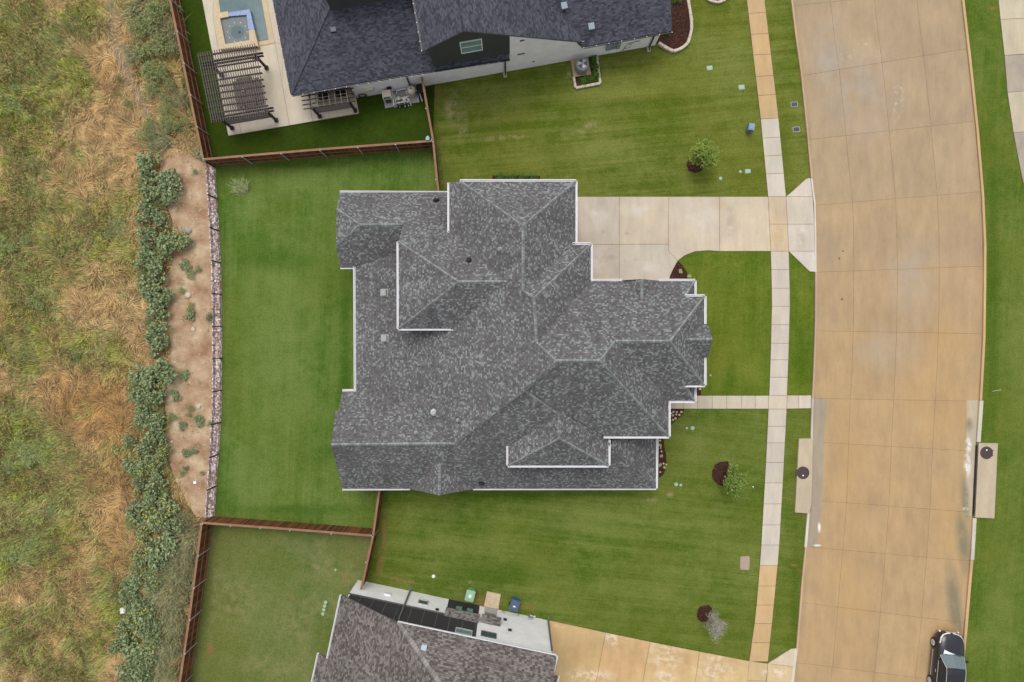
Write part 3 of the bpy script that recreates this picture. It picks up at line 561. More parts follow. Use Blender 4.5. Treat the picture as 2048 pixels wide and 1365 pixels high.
def window(wl, q0, z0, q1, z1, parent, frame, glass, off=0.0, bars=1, d=.06):
    f = MB(); w = .07
    for r in ((q0,z0,q1,z0+w),(q0,z1-w,q1,z1),(q0,z0+w,q0+w,z1-w),(q1-w,z0+w,q1,z1-w)): wl.rect(f, *r, off, off+d)
    for k in range(bars): zz = z0+(z1-z0)*(k+1)/(bars+1); wl.rect(f, q0+w, zz-.025, q1-w, zz+.025, off, off+d*.8)
    o = f.build('window', frame, parent); g = MB(); wl.rect(g, q0+w, z0+w, q1-w, z1-w, off+.005, off+.02); g.build('pane', glass, o); o2 = o; return o
def downspout(wl, top, bot, parent, mat, w=.1, foot=True):
    a, c = wl.sz(*top), wl.sz(*bot); b = MB(); q = (a[0]+c[0])/2
    b.bar(wl.pt(q, .08, .07), wl.pt(q, max(a[1], 2.3), .07), w, w*.8); b.bar(wl.pt(q, .1, .07), wl.pt(q, .06, .3), w, .07); return b.build('downspout', mat, parent)

# ------------------------------------------------------------------ house to the north (top of the picture)
nh = thing('house', 'white brick house with charcoal shingle roof and dark gable at the top edge', 'house')
NW_ = Wall((865,170), (1297,93.5)); dN, nN = NW_.d, NW_.n; back = -nN
def nplane(px, py, z, s, dirv):     # plane rising at slope s along dirv from the point seen at px,py,z
    p = W(px, py, z); return (z-s*(p.x*dirv.x+p.y*dirv.y), s*dirv.x, s*dirv.y)
ez = 2.85
PS = nplane(800, 152, ez, .62, back); PW = nplane(566, 95, ez, .62, dN)
rn = Roof()
cSW = W(584, 190, ez)
def upline(pl, p, d, t): q = p+d*t; return Vector((q.x, q.y, pl[0]+pl[1]*q.x+pl[2]*q.y))
hip = [upline(PS, cSW, (back+dN).normalized(), t) for t in (0, 9)]
eN = W(547, 0, ez)+back*3; eN.z = ez
eE = NW_.pt(NW_.sz(1018, 117)[0], ez, .28)
rn.face([cSW, W(800,151.5,ez), eE, upline(PS, eE, back, 7.5), hip[1]])
rn.face([cSW, hip[1], upline(PW, eN, dN, 6.3), eN])
# gable block
ov = .2
def szo(wl, px, py, o): p = wl.at(px, py, o); return (p-wl.a).dot(wl.d), p.z
gp = szo(NW_, 927, 62, ov); gl = szo(NW_, 846, 102, ov); gr = szo(NW_, 1165, 87, ov)
L_ = 9.0
def gpt(sz, off): return NW_.pt(sz[0], sz[1], off)
rn.face([gpt(gp, ov), gpt(gl, ov), gpt(gl, -L_), gpt(gp, -L_)]); rn.face([gpt(gp, ov), gpt(gr, .1), gpt(gr, -L_), gpt(gp, -L_)])
# east part: eave then slope away
rE0 = NW_.sz(1165, 88)[0]; rE1 = NW_.sz(1338, 57)[0]+.1; PE = None
a0, a1 = NW_.pt(rE0-3.5, 2.75, .3), NW_.pt(rE1, 2.75, .3); rs = .6
rn.face([NW_.pt(rE0-.1, 2.75, .3), a1, NW_.pt(rE1, 2.75+rs*8.3, -8), NW_.pt(rE0-6.5, 2.75+rs*8.3, -8), NW_.pt(rE0-3.2, 2.75+rs*3, -2.7)])
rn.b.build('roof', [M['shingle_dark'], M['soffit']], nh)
caps([(cSW, hip[1])], M['cap_dark'], nh); caps([(gpt(gp, ov), gpt(gp, -L_))], M['cap_dark'], nh)
b = MB(); q0 = NW_.sz(715, 197)[0]; q1 = NW_.sz(1310, 91)[0]; qm = NW_.sz(1020, 140)[0]
NW_.rect(b, q0, 0, qm, 2.72, -6, 0); NW_.panel(b, [(qm, 0), (q1, 0), (q1, 2.6), (gr[0], gr[1]-.16), (qm, gp[1]+(gr[1]-gp[1])*(qm-gp[0])/(gr[0]-gp[0])-.17)], -6, 0); NW_.rect(b, q1-.3, 0, q1, 2.6, -12, -6.01)
NW_.rect(b, q0-3.3, 0, q0-.01, 2.7, -14, -1.6)
b.build('wall', M['brick_white'], nh)
b = MB(); zs = 3.05; ql = NW_.sz(866, 131)[0]
zat = lambda q: gl[1]+(gp[1]-gl[1])*(q-gl[0])/(gp[0]-gl[0])-.17 if q < gp[0] else gp[1]+(gr[1]-gp[1])*(q-gp[0])/(gr[0]-gp[0])-.17
NW_.panel(b, [(gl[0]+.35, zs+.05), (qm-.004, zs+.05), (qm-.004, zat(qm)), (gp[0], zat(gp[0])), (gl[0]+.35, zat(gl[0]+.35))], -.3, .0)
b.build('gable_siding', M['siding_green'], nh)
w0 = NW_.boxpx(922.5, 107, 963.5, 77); window(NW_, *w0, nh, M['white'], M['blind'], .0, 1)
b = MB(); uq = NW_.sz(664, 24); c0 = W(664, 23, 5.2); b.prism([c0, c0+dN*6, c0+dN*6+back*6, c0+back*6], 3.5, 6.8); b.build('upper_wall', M['siding_green'], nh)
rn2 = Roof(); c1 = c0+Vector((0,0,1.5))-dN*.25-back*.25; rn2.face([c1, c1+dN*6, c1+dN*6+back*6, c1+back*6+Vector((0,0,0))]); 
def gutN(a, e, out): gutter([a, e], nh, M['gutter_dark'], out)
gutN(cSW, W(800,151.5,ez), nN); gutN(W(800,151.5,ez), eE, nN); gutN(eN, cSW, -dN); gutN(NW_.pt(rE0, 2.73, .3), a1, nN); gutN(gpt(gl, ov), gpt(gl, -L_), -dN)
def clips(a, e, step, out):
    n = int((e-a).length/step)
    b = MB()
    for i in range(n+1):
        p = a+(e-a)*(i/max(n,1)); b.box(p+out*.09+Vector((0,0,.02)), (.06,.06,.05))
    b.tube([a+out*.09+Vector((0,0,.01)), e+out*.09+Vector((0,0,.01))], .008, 4); b.build('light_string', M['pipe'], nh)
clips(cSW, eE, .75, nN); clips(eN, cSW, .75, -dN); clips(NW_.pt(rE0, 2.75, .3), a1, .78, nN); clips(gpt(gl, ov), gpt(gl, -L_), .6, -dN)
downspout(NW_, (1009.8,117), (1010.4,146.5), nh, M['gutter_dark']); downspout(NW_, (1312,63), (1297.5,93), nh, M['gutter_dark']); downspout(NW_, (812,150), (823,178), nh, M['gutter_dark'])
for px, py, pl in ((1128,15,None),(1182,56,None)):
    s_, z_ = 0, 0; v = MB(); qq = NW_.sz(px, py)[0]
    X, Y = (px-1024)/F, (682.5-py)/F
    P0 = NW_.pt(rE0, 2.75, .3); PE_ = (2.75-rs*(P0.x*back.x+P0.y*back.y), rs*back.x, rs*back.y); p = on(PE_, px, py)
    v.box(p+Vector((0,0,.12)), (.32,.36,.24), R(10)); v.box(p+Vector((0,0,.26)), (.4,.44,.04), R(10)); v.build('roof_vent', M['vent_blue'], nh)
v = MB(); p = on(PW, 668, 62); v.box(p+Vector((0,0,.1)), (.35,.3,.25), R(10)); v.build('roof_vent', M['gutter_dark'], nh)
# things fixed to that wall
m = MB(); x0 = NW_.boxpx(1211, 97, 1237, 86); NW_.rect(m, x0[0], 1.0, x0[0]+.35, 1.75, 0, .18); NW_.rect(m, x0[0]+.38, .95, x0[0]+.7, 1.7, 0, .14); NW_.rect(m, x0[0]+.73, 1.0, x0[0]+1.0, 1.8, 0, .18)
c_ = NW_.pt(x0[0]+.54, 1.4, .14); m.tube([c_, c_+nN*.12], .11, 12); m.build('utility_meter', M['meter'], nh)
m = MB(); q = NW_.sz(1255, 92)[0]; m.tube([NW_.pt(q-.25,.0,.06), NW_.pt(q-.2,.8,.06), NW_.pt(q,1.3,.06), NW_.pt(q+.5,1.45,.06), NW_.pt(q+.8,1.4,.06)], .025, 6); m.tube([NW_.pt(q-.2,.5,.06), NW_.pt(q+.2,.7,.08), NW_.pt(q+.25,1.1,.07), NW_.pt(q,1.2,.07)], .02, 6); m.build('cable', M['meter'], nh)
m = MB()
for (px, py), (w, h) in (((1044,81),(.3,.16)),((1067,123),(.18,.1)),((1042,108),(.5,.14))): q_, z_ = NW_.sz(px, py); NW_.rect(m, q_-w/2, z_-h/2, q_+w/2, z_+h/2, -.02, .04)
m.build('wall_vent', M['soffit'], nh)

# ------------------------------------------------------------------ house to the south (bottom of the picture)
sh = thing('house', 'two storey house with brown shingle roof and white north wall at the bottom edge', 'house')
SW_ = Wall((715,1160), (1095,1240.5)); dS, nS = SW_.d, SW_.n; bS = -nS
EO = .42
def szo(wl, px, py, o): p = wl.at(px, py, o); return (p-wl.a).dot(wl.d), p.z
kq, kz = szo(SW_, 796, 1243, EO); lq, lz = szo(SW_, 683, 1188, EO); rq, rz_ = szo(SW_, 1113, 1308, EO)
rz_ = kz
rs_ = Roof()
rk = SW_.pt(kq, kz, EO-.1); rl = SW_.pt(lq, lz, EO-.1); rr = SW_.pt(rq, kz, EO-.1)
sl = (kz-lz)/(kq-lq)
hipS = rk+(dS*1.0/ sl*.85+bS)*8+Vector((0,0,.85*8)) if False else None
ws = sl; ns = .8
t_ = 7.0; hipS = Vector((rk+bS*t_+dS*(t_*ns/ws)).to_tuple()); hipS.z = kz+ns*t_
rs_.face([rk, rr, rr+bS*t_+Vector((0,0,ns*t_)), hipS])
ll = rl+bS*4.35; ll2 = SW_.pt(lq-.75, lz-.75*sl, -4.05)
rs_.face([rk, rl, ll, ll+dS*0, ll+bS*5, hipS][:3]+[ll+bS*6+Vector((0,0,0)), hipS+bS*3, hipS])
rs_.face([ll+Vector((0,0,-.01)), ll2, ll2+bS*6, ll+bS*6+Vector((0,0,-.01))])
eR = SW_.pt(rq+.1, kz-.15, -1.1); rs_.face([eR, eR+dS*.35-Vector((0,0,.3)), eR+dS*.35+bS*5-Vector((0,0,.3)), eR+bS*5])
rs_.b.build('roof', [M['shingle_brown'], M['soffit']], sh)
caps([(rk, hipS)], M['cap_brown'], sh, .17)
gutter([rk, rr], sh, out=nS); gutter([rl, ll], sh, out=-dS); gutter([ll2, ll2+bS*6], sh, out=-dS); gutter([rr, rr+bS*1.1], sh, out=dS); gutter([eR+dS*.35-Vector((0,0,.3)), eR+dS*.35+bS*5-Vector((0,0,.3))], sh, out=dS)
b = MB(); qa, qb = SW_.sz(716,1160)[0], SW_.sz(1095,1240)[0]; q1_ = SW_.sz(897.5,1200)[0]; q2_ = SW_.sz(959,1215)[0]; zb = 2.85
qmid = SW_.sz(955,1268)[0]
SW_.rect(b, qa, 0, q1_, zb, -8, 0); SW_.panel(b, [(q2_,0),(qb,0),(qb,kz-.18),(q2_,kz-.18)], -8, 0); b.build('wall', M['brick_white'], sh)
b = MB(); zl = lambda q: lz+(q-lq)*sl-.2
SW_.panel(b, [(qa+.1,zb+.01),(q1_,zb+.01),(q1_,kz-.18),(kq,kz-.18),(qa+.1,max(zb+.02,zl(qa+.1)))], -8, .012); SW_.rect(b, q1_+.004, 0, q2_-.004, kz-.18, -8, .012); b.build('siding', M['siding_dark'], sh)
# battens on the dark siding
b = MB()
for q in np.arange(qa+.9, q2_, .9): 
    z1 = min(kz-.2, zl(q)); z0 = zb+.02 if q < q1_ else 3.3
    if z1 > z0+.2: SW_.rect(b, q-.03, z0, q+.03, z1, .012, .035)
b.build('batten', plain('batten_grey', (.1,.095,.095)), sh)
b = MB(); SW_.rect(b, qa, zb-.1, q1_-.02, zb+.02, .014, .07); b.build('band_trim', M['soffit'], sh)
x = SW_.boxpx(911,1258,937,1270)
window(SW_, x[0], x[1]-.15, x[0]+1.15, max(x[3], kz-.3), sh, M['trim'], M['blind'], .014, 1)
for a in ((909,1217,923,1207),(930,1226,945,1214)): x = SW_.boxpx(*a); window(SW_, x[0], .9, x[0]+.62, 1.9, sh, M['black'], M['blind'], .014, 0)
x = SW_.boxpx(959,1266,987,1278); window(SW_, x[0]+.1, 4.2, x[0]+1.15, 5.0, sh, M['soffit'], M['glass'], .002, 0)
x = SW_.boxpx(836,1204,855,1213); window(SW_, x[0], 1.2, x[0]+.75, 2.0, sh, M['trim'], M['glass'], .002, 0)
def awning(pin0, pin1, pout0, pout1, dz=.5):
    r = Roof(); q0, z0 = SW_.sz(*pin0); q1, z1 = SW_.sz(*pin1); z = (z0+z1)/2
    a, e = SW_.pt(q0, z, .02), SW_.pt(q1, z, .02); p, f = W(*pout0, z-dz), W(*pout1, z-dz)
    o = max(.35, ((p+f)/2-a).dot(nS)); p, f = SW_.pt(q0, z-dz, o), SW_.pt(q1, z-dz, o)
    r.face([a, e, f, p], .1); b = r.b
    for q in (q0+.06, q1-.06): SW_.rect(b, q-.05, z-dz-.35, q+.05, z-.12, .01, .12, 1)
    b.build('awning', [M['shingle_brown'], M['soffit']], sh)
awning((888,1233), (957,1247), (892,1215), (960,1229)); awning((961,1246), (1000,1254), (963,1228), (1003,1236), .4)
b = MB(); x = SW_.boxpx(968,1218,996,1232); SW_.rect(b, x[0]+.05, .05, x[0]+.95, 2.05, .002, .05); dr = b.build('door', M['trim'], sh); b = MB(); SW_.rect(b, x[0]+.12, 1.1, x[0]+.88, 1.95, .05, .06); b.build('pane', M['glass'], dr); b = MB(); c_ = SW_.pt(x[0]+.85, 1.0, .08); b.box(c_, (.05,.05,.12)); b.build('handle', M['galv'], dr)
downspout(SW_, (1104.6,1304), (1094.8,1239.6), sh, M['downpipe'], .11); downspout(SW_, (796,1241), (822.6,1180), sh, M['downpipe'], .11)
b = MB()
for (px, py), (w, h) in (((775,1190),(.45,.35)),):
    q_, z_ = SW_.sz(px, py); SW_.rect(b, q_-w/2, z_-h/2, q_+w/2, z_+h/2, .0, .12)
b.build('wall_box', M['white'], sh)
for (px, py) in ((874,1221),(1010,1241),(1019.5,1262)):
    b = MB(); q_, z_ = SW_.sz(px, py); SW_.rect(b, q_-.12, z_-.08, q_+.12, z_+.08, .002, .12); b.build('wall_light', M['black'], sh)
b = MB()
for px, py, w, h in ((1060,1227,.3,.45),(1006,1226,.14,.14),(1036,1233,.1,.1)):
    q_, z_ = SW_.sz(px, py); SW_.rect(b, q_-w/2, max(.2,z_-h/2), q_+w/2, max(.2,z_-h/2)+h, .002, .15)
b.build('meter_box', M['meter'], sh)
p = rk+dS*2.0+bS*.8; v = MB(); v.box(Vector((p.x,p.y,kz+.8*.8+.12)), (.34,.34,.26), R(-12)); v.build('roof_vent', plain('vent_pale_blue', (.4,.46,.5)), sh)

# ------------------------------------------------------------------ timber fences
def wood_fence(label, top, h, rails, posts, ext_posts=True, step=2.4):
    """top: photo points of the fence's top edge; rails/posts: +1 on the left of the run, -1 on the right"""
    P = [W(x, y, h) for x, y in top]; P = [Vector((p.x, p.y, 0)) for p in P]
    t_ = thing('wooden_fence', label, 'fence', P[0].to_tuple(), 'stained wooden fences round the yards')
    bd, rl_, cp, u = MB(), MB(), MB(), 0.0
    for a, e in zip(P, P[1:]):
        d = (e-a); L = d.length; d.normalize(); n = Vector((-d.y, d.x, 0)); k = .011
        zt = Vector((0,0,h-.05)); zb_ = Vector((0,0,.03))
        for sg in (-1, 1):
            q = [a+n*k*sg+zb_, e+n*k*sg+zb_, e+n*k*sg+zt, a+n*k*sg+zt]; uv = [(u,0),(u+L,0),(u+L,h),(u,h)]
            if sg > 0: q, uv = q[::-1], uv[::-1]
            bd.face(q, 0, uv)
        for zz in (.22, .98): rl_.bar(a+n*.045*rails+Vector((0,0,zz)), e+n*.045*rails+Vector((0,0,zz)), .05, .09)
        cp.bar(a+Vector((0,0,h-.02)), e+Vector((0,0,h-.02)), .15, .045); u += L
        m = max(1, round(L/step))
        for i in range(m+1):
            if i == m and e is not P[-1]: continue
            p = a+(e-a)*(i/m)+n*.09*posts; v = MB(); v.tube([p, p+Vector((0,0,h+.02))], .032, 8); v.lathe(p+Vector((0,0,h+.02)), [(.045,0),(.045,.03),(.02,.06)], 8); v.build('post', M['galv'], t_)
    bd.build('board_panel', M['cedar'], t_); rl_.build('rail', M['cedar_rail'], t_); cp.build('top_cap', M['cedar_cap'], t_); return t_
FH = 1.83
wood_fence('red brown fence running from the top edge along the west side of the pool yard', [(318,-100),(340,0),(406,319)], FH, 1, 1)
wood_fence('red brown fence between the dark turf yard and the lush back lawn', [(407,319),(640,299),(866,282)], FH, -1, -1)
wood_fence('red brown fence edge running from the white brick house down to the grey roof', [(843.6,155),(866,280),(874,360),(879,400)], FH, -1, -1)
wood_fence('red brown fence along the south end of the lush back lawn', [(402,1046),(580,1059),(746,1072)], FH, -1, -1)
wood_fence('red brown fence west of the thin lawn beside the reeds at bottom left', [(403,1048),(378,1240),(358,1375),(345,1470)], FH, 1, 1)
wood_fence('red brown fence edge running from the grey roof south to the two storey house', [(759,978),(746,1072),(722.4,1179)], FH, -1, -1)
# ---- black iron fence
P = WP(base_i); ih = 1.42
t_ = thing('iron_fence', 'black iron picket fence over the river rock strip west of the back lawn', 'fence', P[0].to_tuple())
pk, rl_, acc = MB(), MB(), 0.0
for a, e in zip(P, P[1:]):
    L = (e-a).length; n = int(L/.11)
    for zz in (.15, ih-.22, ih-.02): rl_.bar(a+Vector((0,0,zz)), e+Vector((0,0,zz)), .03, .03)
    for i in range(n):
        p = a+(e-a)*((i+.5)/n); pk.bar(p+Vector((0,0,.08)), p+Vector((0,0,ih)), .016, .016, up=(0,1,0))
pk.build('pickets', M['iron'], t_); rl_.build('rail', M['iron'], t_)
def along(P, s):
    for a, e in zip(P, P[1:]):
        L = (e-a).length
        if s <= L: return a+(e-a)*(s/L)
        s -= L
    return P[-1]
tot = sum((e-a).length for a, e in zip(P, P[1:])); npost = round(tot/2.44)
for i in range(npost+1):
    p = along(P, tot*i/npost); v = MB(); v.box(p+Vector((0,0,(ih+.08)/2)), (.075,.075,ih+.08)); v.box(p+Vector((0,0,ih+.1)), (.09,.09,.03)); v.build('post', M['iron'], t_)

# ------------------------------------------------------------------ numpy noise
def vnoise(x, y, sc, seed):
    rs = np.random.RandomState(seed); G = rs.rand(256, 256); X = x*sc+1000; Y = y*sc+1000
    i, j = np.floor(X).astype(int), np.floor(Y).astype(int); fx, fy = X-i, Y-j; fx = fx*fx*(3-2*fx); fy = fy*fy*(3-2*fy)
    g = lambda a, c: G[a % 256, c % 256]
    return (g(i,j)*(1-fx)+g(i+1,j)*fx)*(1-fy)+(g(i,j+1)*(1-fx)+g(i+1,j+1)*fx)*fy
def fbm(x, y, sc, seed, o=4): return sum(vnoise(x, y, sc*2**k, seed+k)*.5**k for k in range(o))/sum(.5**k for k in range(o))
def pxy(x, y): return x*F/H+1024, 682.5-y*F/H
def inpoly(px, py, poly):
    c = np.zeros(px.shape, bool)
    for (x0, y0), (x1, y1) in zip(poly, poly[1:]+poly[:1]):
        k = ((y0 > py) != (y1 > py)) & (px < (x1-x0)*(py-y0)/((y1-y0) if y1 != y0 else 1e-9)+x0); c ^= k
    return c
FIELD = [(-220,-110),(333,-110),(338,0),(398,318),(322,306),(322,352),(330,400),(345,440),(345,520),(330,560),(334,640),(342,690),(336,740),(328,800),(335,840),(330,880),(340,930),(352,960),(372,1000),(392,1034),(396,1046),(352,1365),(335,1480),(-220,1480)]
DIRT = [(330,300),(408,320),(422,440),(424,680),(424,817),(412,1010),(392,1030),(352,960),(330,880),(328,800),(342,690),(330,560),(348,500),(330,400)]
GREEN = [(345,820,30,60,.5),(375,640,25,60,.4),(380,560,30,40,.5),(395,870,20,50,.35),(350,930,30,40,.5),(345,420,20,60,.4),(400,740,20,60,.3),(30,60,90,90,.55),(10,190,60,70,.9),(30,230,70,40,.6),(90,200,70,60,.3),(120,130,40,30,.5),(60,300,90,60,.35),(170,30,40,50,.5),(170,170,25,40,.7),(230,110,20,60,.4),(10,490,45,40,1.0),(60,420,110,80,.45),(60,560,80,70,.6),(100,620,60,50,.6),(200,480,60,50,.45),(230,400,60,40,.55),(60,700,90,40,.45),(150,712,14,14,1),(190,720,50,60,.6),(40,830,60,60,.8),(70,900,75,45,.9),(50,960,70,40,.7),(160,930,50,50,.4),(60,1060,70,60,.65),(20,1110,60,60,.9),(180,1100,80,50,.4),(130,1240,120,60,.45),(60,1330,110,60,.45),(230,1180,40,40,.6),(180,1300,50,40,.35),(100,1060,40,60,.4),(140,40,60,30,.3)]
STRAW = [(200,60,70,70,.5),(230,230,45,120,.8),(130,110,60,40,.5),(160,540,80,50,.5),(240,330,40,60,.6),(150,600,60,50,.5),(200,640,80,60,.5),(150,820,70,60,.6),(230,840,50,50,.5),(150,780,70,30,.5),(170,960,60,40,.3),(230,1060,60,60,.4),(220,1330,60,40,.5),(120,1300,80,40,.2)]
ORAN = [(140,830,70,70,.7),(250,870,40,60,.8),(200,770,70,40,.5),(140,1130,40,60,.5),(220,990,50,60,.4),(110,560,40,30,.4),(160,1260,60,60,.35),(70,1240,60,60,.3),(220,1110,40,60,.5)]
def blobs(px, py, L): 
    s = np.zeros(px.shape)
    for x, y, rx, ry, a in L: s += a*np.exp(-(((px-x)/rx)**2+((py-y)/ry)**2))
    return s
def blades(name, n, seed, poly, lmin, lmax, wmin, wmax, kind):
    rs = np.random.RandomState(seed); xs_, ys_ = [], []
    a, e = W(-220, 1480), W(460, -110)
    x = rs.uniform(a.x, e.x, n*2); y = rs.uniform(a.y, e.y, n*2); px, py = pxy(x, y)
    k = inpoly(px, py, poly); 
    trail = np.abs(px-np.interp(py, [0,60,150,210,262],[222,230,250,290,312])) < 2+14*fbm(x, y, .9, 5)
    k &= ~((py < 265) & trail & (rs.rand(len(px)) < .72))
    x, y, px, py = x[k][:n], y[k][:n], px[k][:n], py[k][:n]; n = len(x)
    g = blobs(px, py, GREEN)+1.5*(fbm(x, y, .45, 11)-.5)-.45*blobs(px, py, STRAW)+.08; o = blobs(px, py, ORAN)+.14+1.1*(fbm(x, y, .4, 31)-.5)
    g = g+rs.normal(0, .16, n)
    if kind == 'green': keep = g > .28
    else: keep = rs.rand(n) > np.clip((g-.35)*1.4, 0, .8)
    x, y, px, py, g, o = [v[keep] for v in (x, y, px, py, g, o)]; n = len(x)
    th = fbm(x, y, .4, 21, 3)*14+fbm(x, y, 1.3, 41, 2)*2.6+rs.normal(0, .24 if kind == 'dry' else .8, n)
    clump = fbm(x, y, 1.5, 51, 2)
    L = rs.uniform(lmin, lmax, n); w = rs.uniform(wmin, wmax, n); rise = (rs.uniform(.08, .6, n)*np.clip((clump-.25)*2.2, .15, 1.6)) if kind == 'dry' else rs.uniform(.15, .55, n)
    bend = rs.normal(0, .35, n)+(fbm(x, y, .5, 61, 2)-.5)*2
    dx, dy = np.cos(th), np.sin(th); th2 = th+bend; ex, ey = np.cos(th2), np.sin(th2)
    Lh = np.sqrt(np.maximum(L*L-rise*rise, (.35*L)**2))
    p0 = np.stack([x, y, np.full(n, .0)], 1); p1 = p0+np.stack([dx*Lh*.5, dy*Lh*.5, rise*.85], 1); p2 = p1+np.stack([ex*Lh*.5, ey*Lh*.5, rise*.15*(1 if kind == 'green' else -.6)], 1)
    s0 = np.stack([-dy, dx, rs.uniform(-.3, .3, n)], 1)*w[:, None]; s1 = np.stack([-ey, ex, rs.uniform(-.3, .3, n)], 1)*w[:, None]
    V = np.stack([p0-s0*.7, p0+s0*.7, p1-s1, p1+s1, p2], 1).reshape(-1, 3)
    base = np.arange(n)*5
    quads = np.stack([base, base+1, base+3, base+2], 1); tris = np.stack([base+2, base+3, base+4], 1)
    loops = np.concatenate([quads.ravel(), tris.ravel()]); starts = np.concatenate([np.arange(n)*4, 4*n+np.arange(n)*3]); tot = np.concatenate([np.full(n, 4), np.full(n, 3)])
    me = bpy.data.meshes.new(name); me.vertices.add(len(V)); me.vertices.foreach_set('co', V.ravel().astype(np.float32)); me.loops.add(len(loops)); me.loops.foreach_set('vertex_index', loops.astype(np.int32)); me.polygons.add(2*n)
    me.polygons.foreach_set('loop_start', starts.astype(np.int32)); me.polygons.foreach_set('loop_total', tot.astype(np.int32)); me.update(calc_edges=True)
    str_, org, grn, grn2 = np.array((.62,.435,.205)), np.array((.53,.3,.1)), np.array((.39,.415,.15)), np.array((.235,.315,.075))
    if kind == 'dry':
        oo = np.clip(o, 0, 1)[:, None]; c = str_*(1-oo)+org*oo; gg = np.clip(g*1.1-.05, 0, .75)[:, None]; c = c*(1-gg)+np.array((.40,.36,.15))*gg
    else:
        gg = rs.rand(n)[:, None]*.7+.3*np.clip(g-.4, 0, 1)[:, None]; c = grn*(1-gg)+grn2*gg; 
        lime = (fbm(x, y, .5, 81, 2) > .6)[:, None]; c = np.where(lime, c*np.array((1.25,1.25,.8)), c)
    c = c*rs.uniform(.58, 1.34, n)[:, None]*(.66+.68*fbm(x, y, 1.6, 91, 3))[:, None]; c = np.repeat(np.concatenate([c, np.ones((n,1))], 1), 5, 0)
    at = me.color_attributes.new('Col', 'FLOAT_COLOR', 'POINT'); at.data.foreach_set('color', c.ravel().astype(np.float32)); me.materials.append(M['attr'])
    ob = bpy.data.objects.new(name, me); COL.objects.link(ob); ob['kind'] = 'stuff'; return ob
tag(blades('dry_grass', 190000, 3, FIELD, .3, .78, .005, .012, 'dry'), 'long dry straw grass lying in swirls over the wild field', 'grass')
tag(blades('green_grass', 150000, 4, FIELD, .18, .5, .01, .026, 'green'), 'green weeds and grass mixed into the wild field', 'weeds')

tag(blades('sparse_weeds', 5200, 6, DIRT, .06, .22, .008, .022, 'green'), 'sparse low weeds dotted over the bare dirt strip', 'weeds')

# ------------------------------------------------------------------ bushes
def leaf_cloud(n, r, h, ls, seed, mode='broad'):
    rs = random.Random(seed); b = MB()
    clumps = [(rs.uniform(0, 1)**.6*r*.8, rs.uniform(0, 2*math.pi), rs.uniform(.55, 1.0), rs.uniform(.22, .42)*r) for _ in range(11)]
    for i in range(n):
        if mode == 'reed':
            a = rs.uniform(0, 2*math.pi); q = r*rs.random()**.5; p = Vector((q*math.cos(a), q*math.sin(a), 0)); ta = rs.gauss(0, .9)+seed; tl = rs.uniform(.3, 1.1)
            d = Vector((math.cos(ta)*tl, math.sin(ta)*tl, rs.uniform(.5, 1.1))).normalized(); L = h*rs.uniform(.5, 1.15); s = Vector((-d.y, d.x, 0)).normalized()*rs.uniform(.008, .022)
            m = p+d*L*.6; e = p+d*L+Vector((d.x, d.y, -.35))*L*.2; b.face([p-s, p+s, m+s, m-s]); b.face([m-s, m+s, e]); continue
        cr, ca, ch, cs = rs.choice(clumps); c = Vector((cr*math.cos(ca), cr*math.sin(ca), h*ch*(1-.35*(cr/r)**2)))
        v = Vector((rs.gauss(0,1), rs.gauss(0,1), rs.gauss(.35,.8))).normalized(); p = c+Vector((v.x*cs, v.y*cs, v.z*cs*.7))*rs.uniform(.55, 1.0)
        if p.z < .03: p.z = rs.uniform(.03, .15)
        d = (v+Vector((rs.gauss(0,.45), rs.gauss(0,.45), rs.gauss(.0,.35)))); d.z *= .55; d.normalize(); L = ls*rs.uniform(.6, 1.35); w = L*(.42 if mode == 'broad' else .22)
        s = d.cross(Vector((rs.gauss(0,.4), rs.gauss(0,.4), 1))).normalized(); u = s.cross(d); 
        t1 = p+d*L*.5+u*L*.05; e = p+d*L-u*L*.1
        b.face([p, t1+s*w-u*w*.2, e, t1]); b.face([p, t1, e, t1-s*w-u*w*.2])
    return b
def bush_kind(name, n, r, h, ls, mat, seeds, mode='broad'):
    out = []
    for sd_ in seeds:
        o = leaf_cloud(n, r, h, ls, sd_, mode).build(name, mat); COL.objects.unlink(o); out.append(o.data); bpy.data.objects.remove(o)
    return out
BK = bush_kind('bush', 400, 1.0, .95, .21, M['leaf_grey'], (1,2,3,4,5)); WK = bush_kind('weed_clump', 750, 1.0, .8, .12, M['leaf_mid'], (11,12,13,14), 'thin'); RK = bush_kind('reed_clump', 430, 1.0, 1.1, .1, M['leaf_reed'], (0.4,1.0,2.6), 'reed'); SK = bush_kind('shrub', 420, 1.0, .8, .16, M['leaf_shrub'], (31,32))
def flowers(r, h, n, seed):
    rs = random.Random(seed); b = MB()
    for i in range(n):
        a = rs.uniform(0, 6.28); q = r*rs.random()**.6; p = Vector((q*math.cos(a), q*math.sin(a), h*rs.uniform(.85, 1.25))); k = rs.uniform(.025, .05)
        b.lathe(p, [(.004,-.1),(k,0),(k*.6,k*.5)], 5)
    o = b.build('yellow_flowers', M['petal']); COL.objects.unlink(o); d = o.data; bpy.data.objects.remove(o); return d
FL = [flowers(.9, .95, 26, k) for k in (1, 2)]
def place(name, data, px, py, rpx, label, cat, group, k=0, fl=False, zs=None, hgt=None):
    s = rpx*H/F; o = bpy.data.objects.new(name, data[k % len(data)]); COL.objects.link(o); w = W(px, py, .3*min(1.2, s)); o.location = (w.x, w.y, 0)
    o.rotation_euler = (0, 0, random.uniform(0, 6.28)); zz = zs or max(.55, min(1.2, .45+.6*s)); o.scale = (s, s, zz)
    tag(o, label, cat, group)
    if fl:
        f = bpy.data.objects.new('yellow_flowers', FL[k % 2]); COL.objects.link(f); f.parent = o
    return o
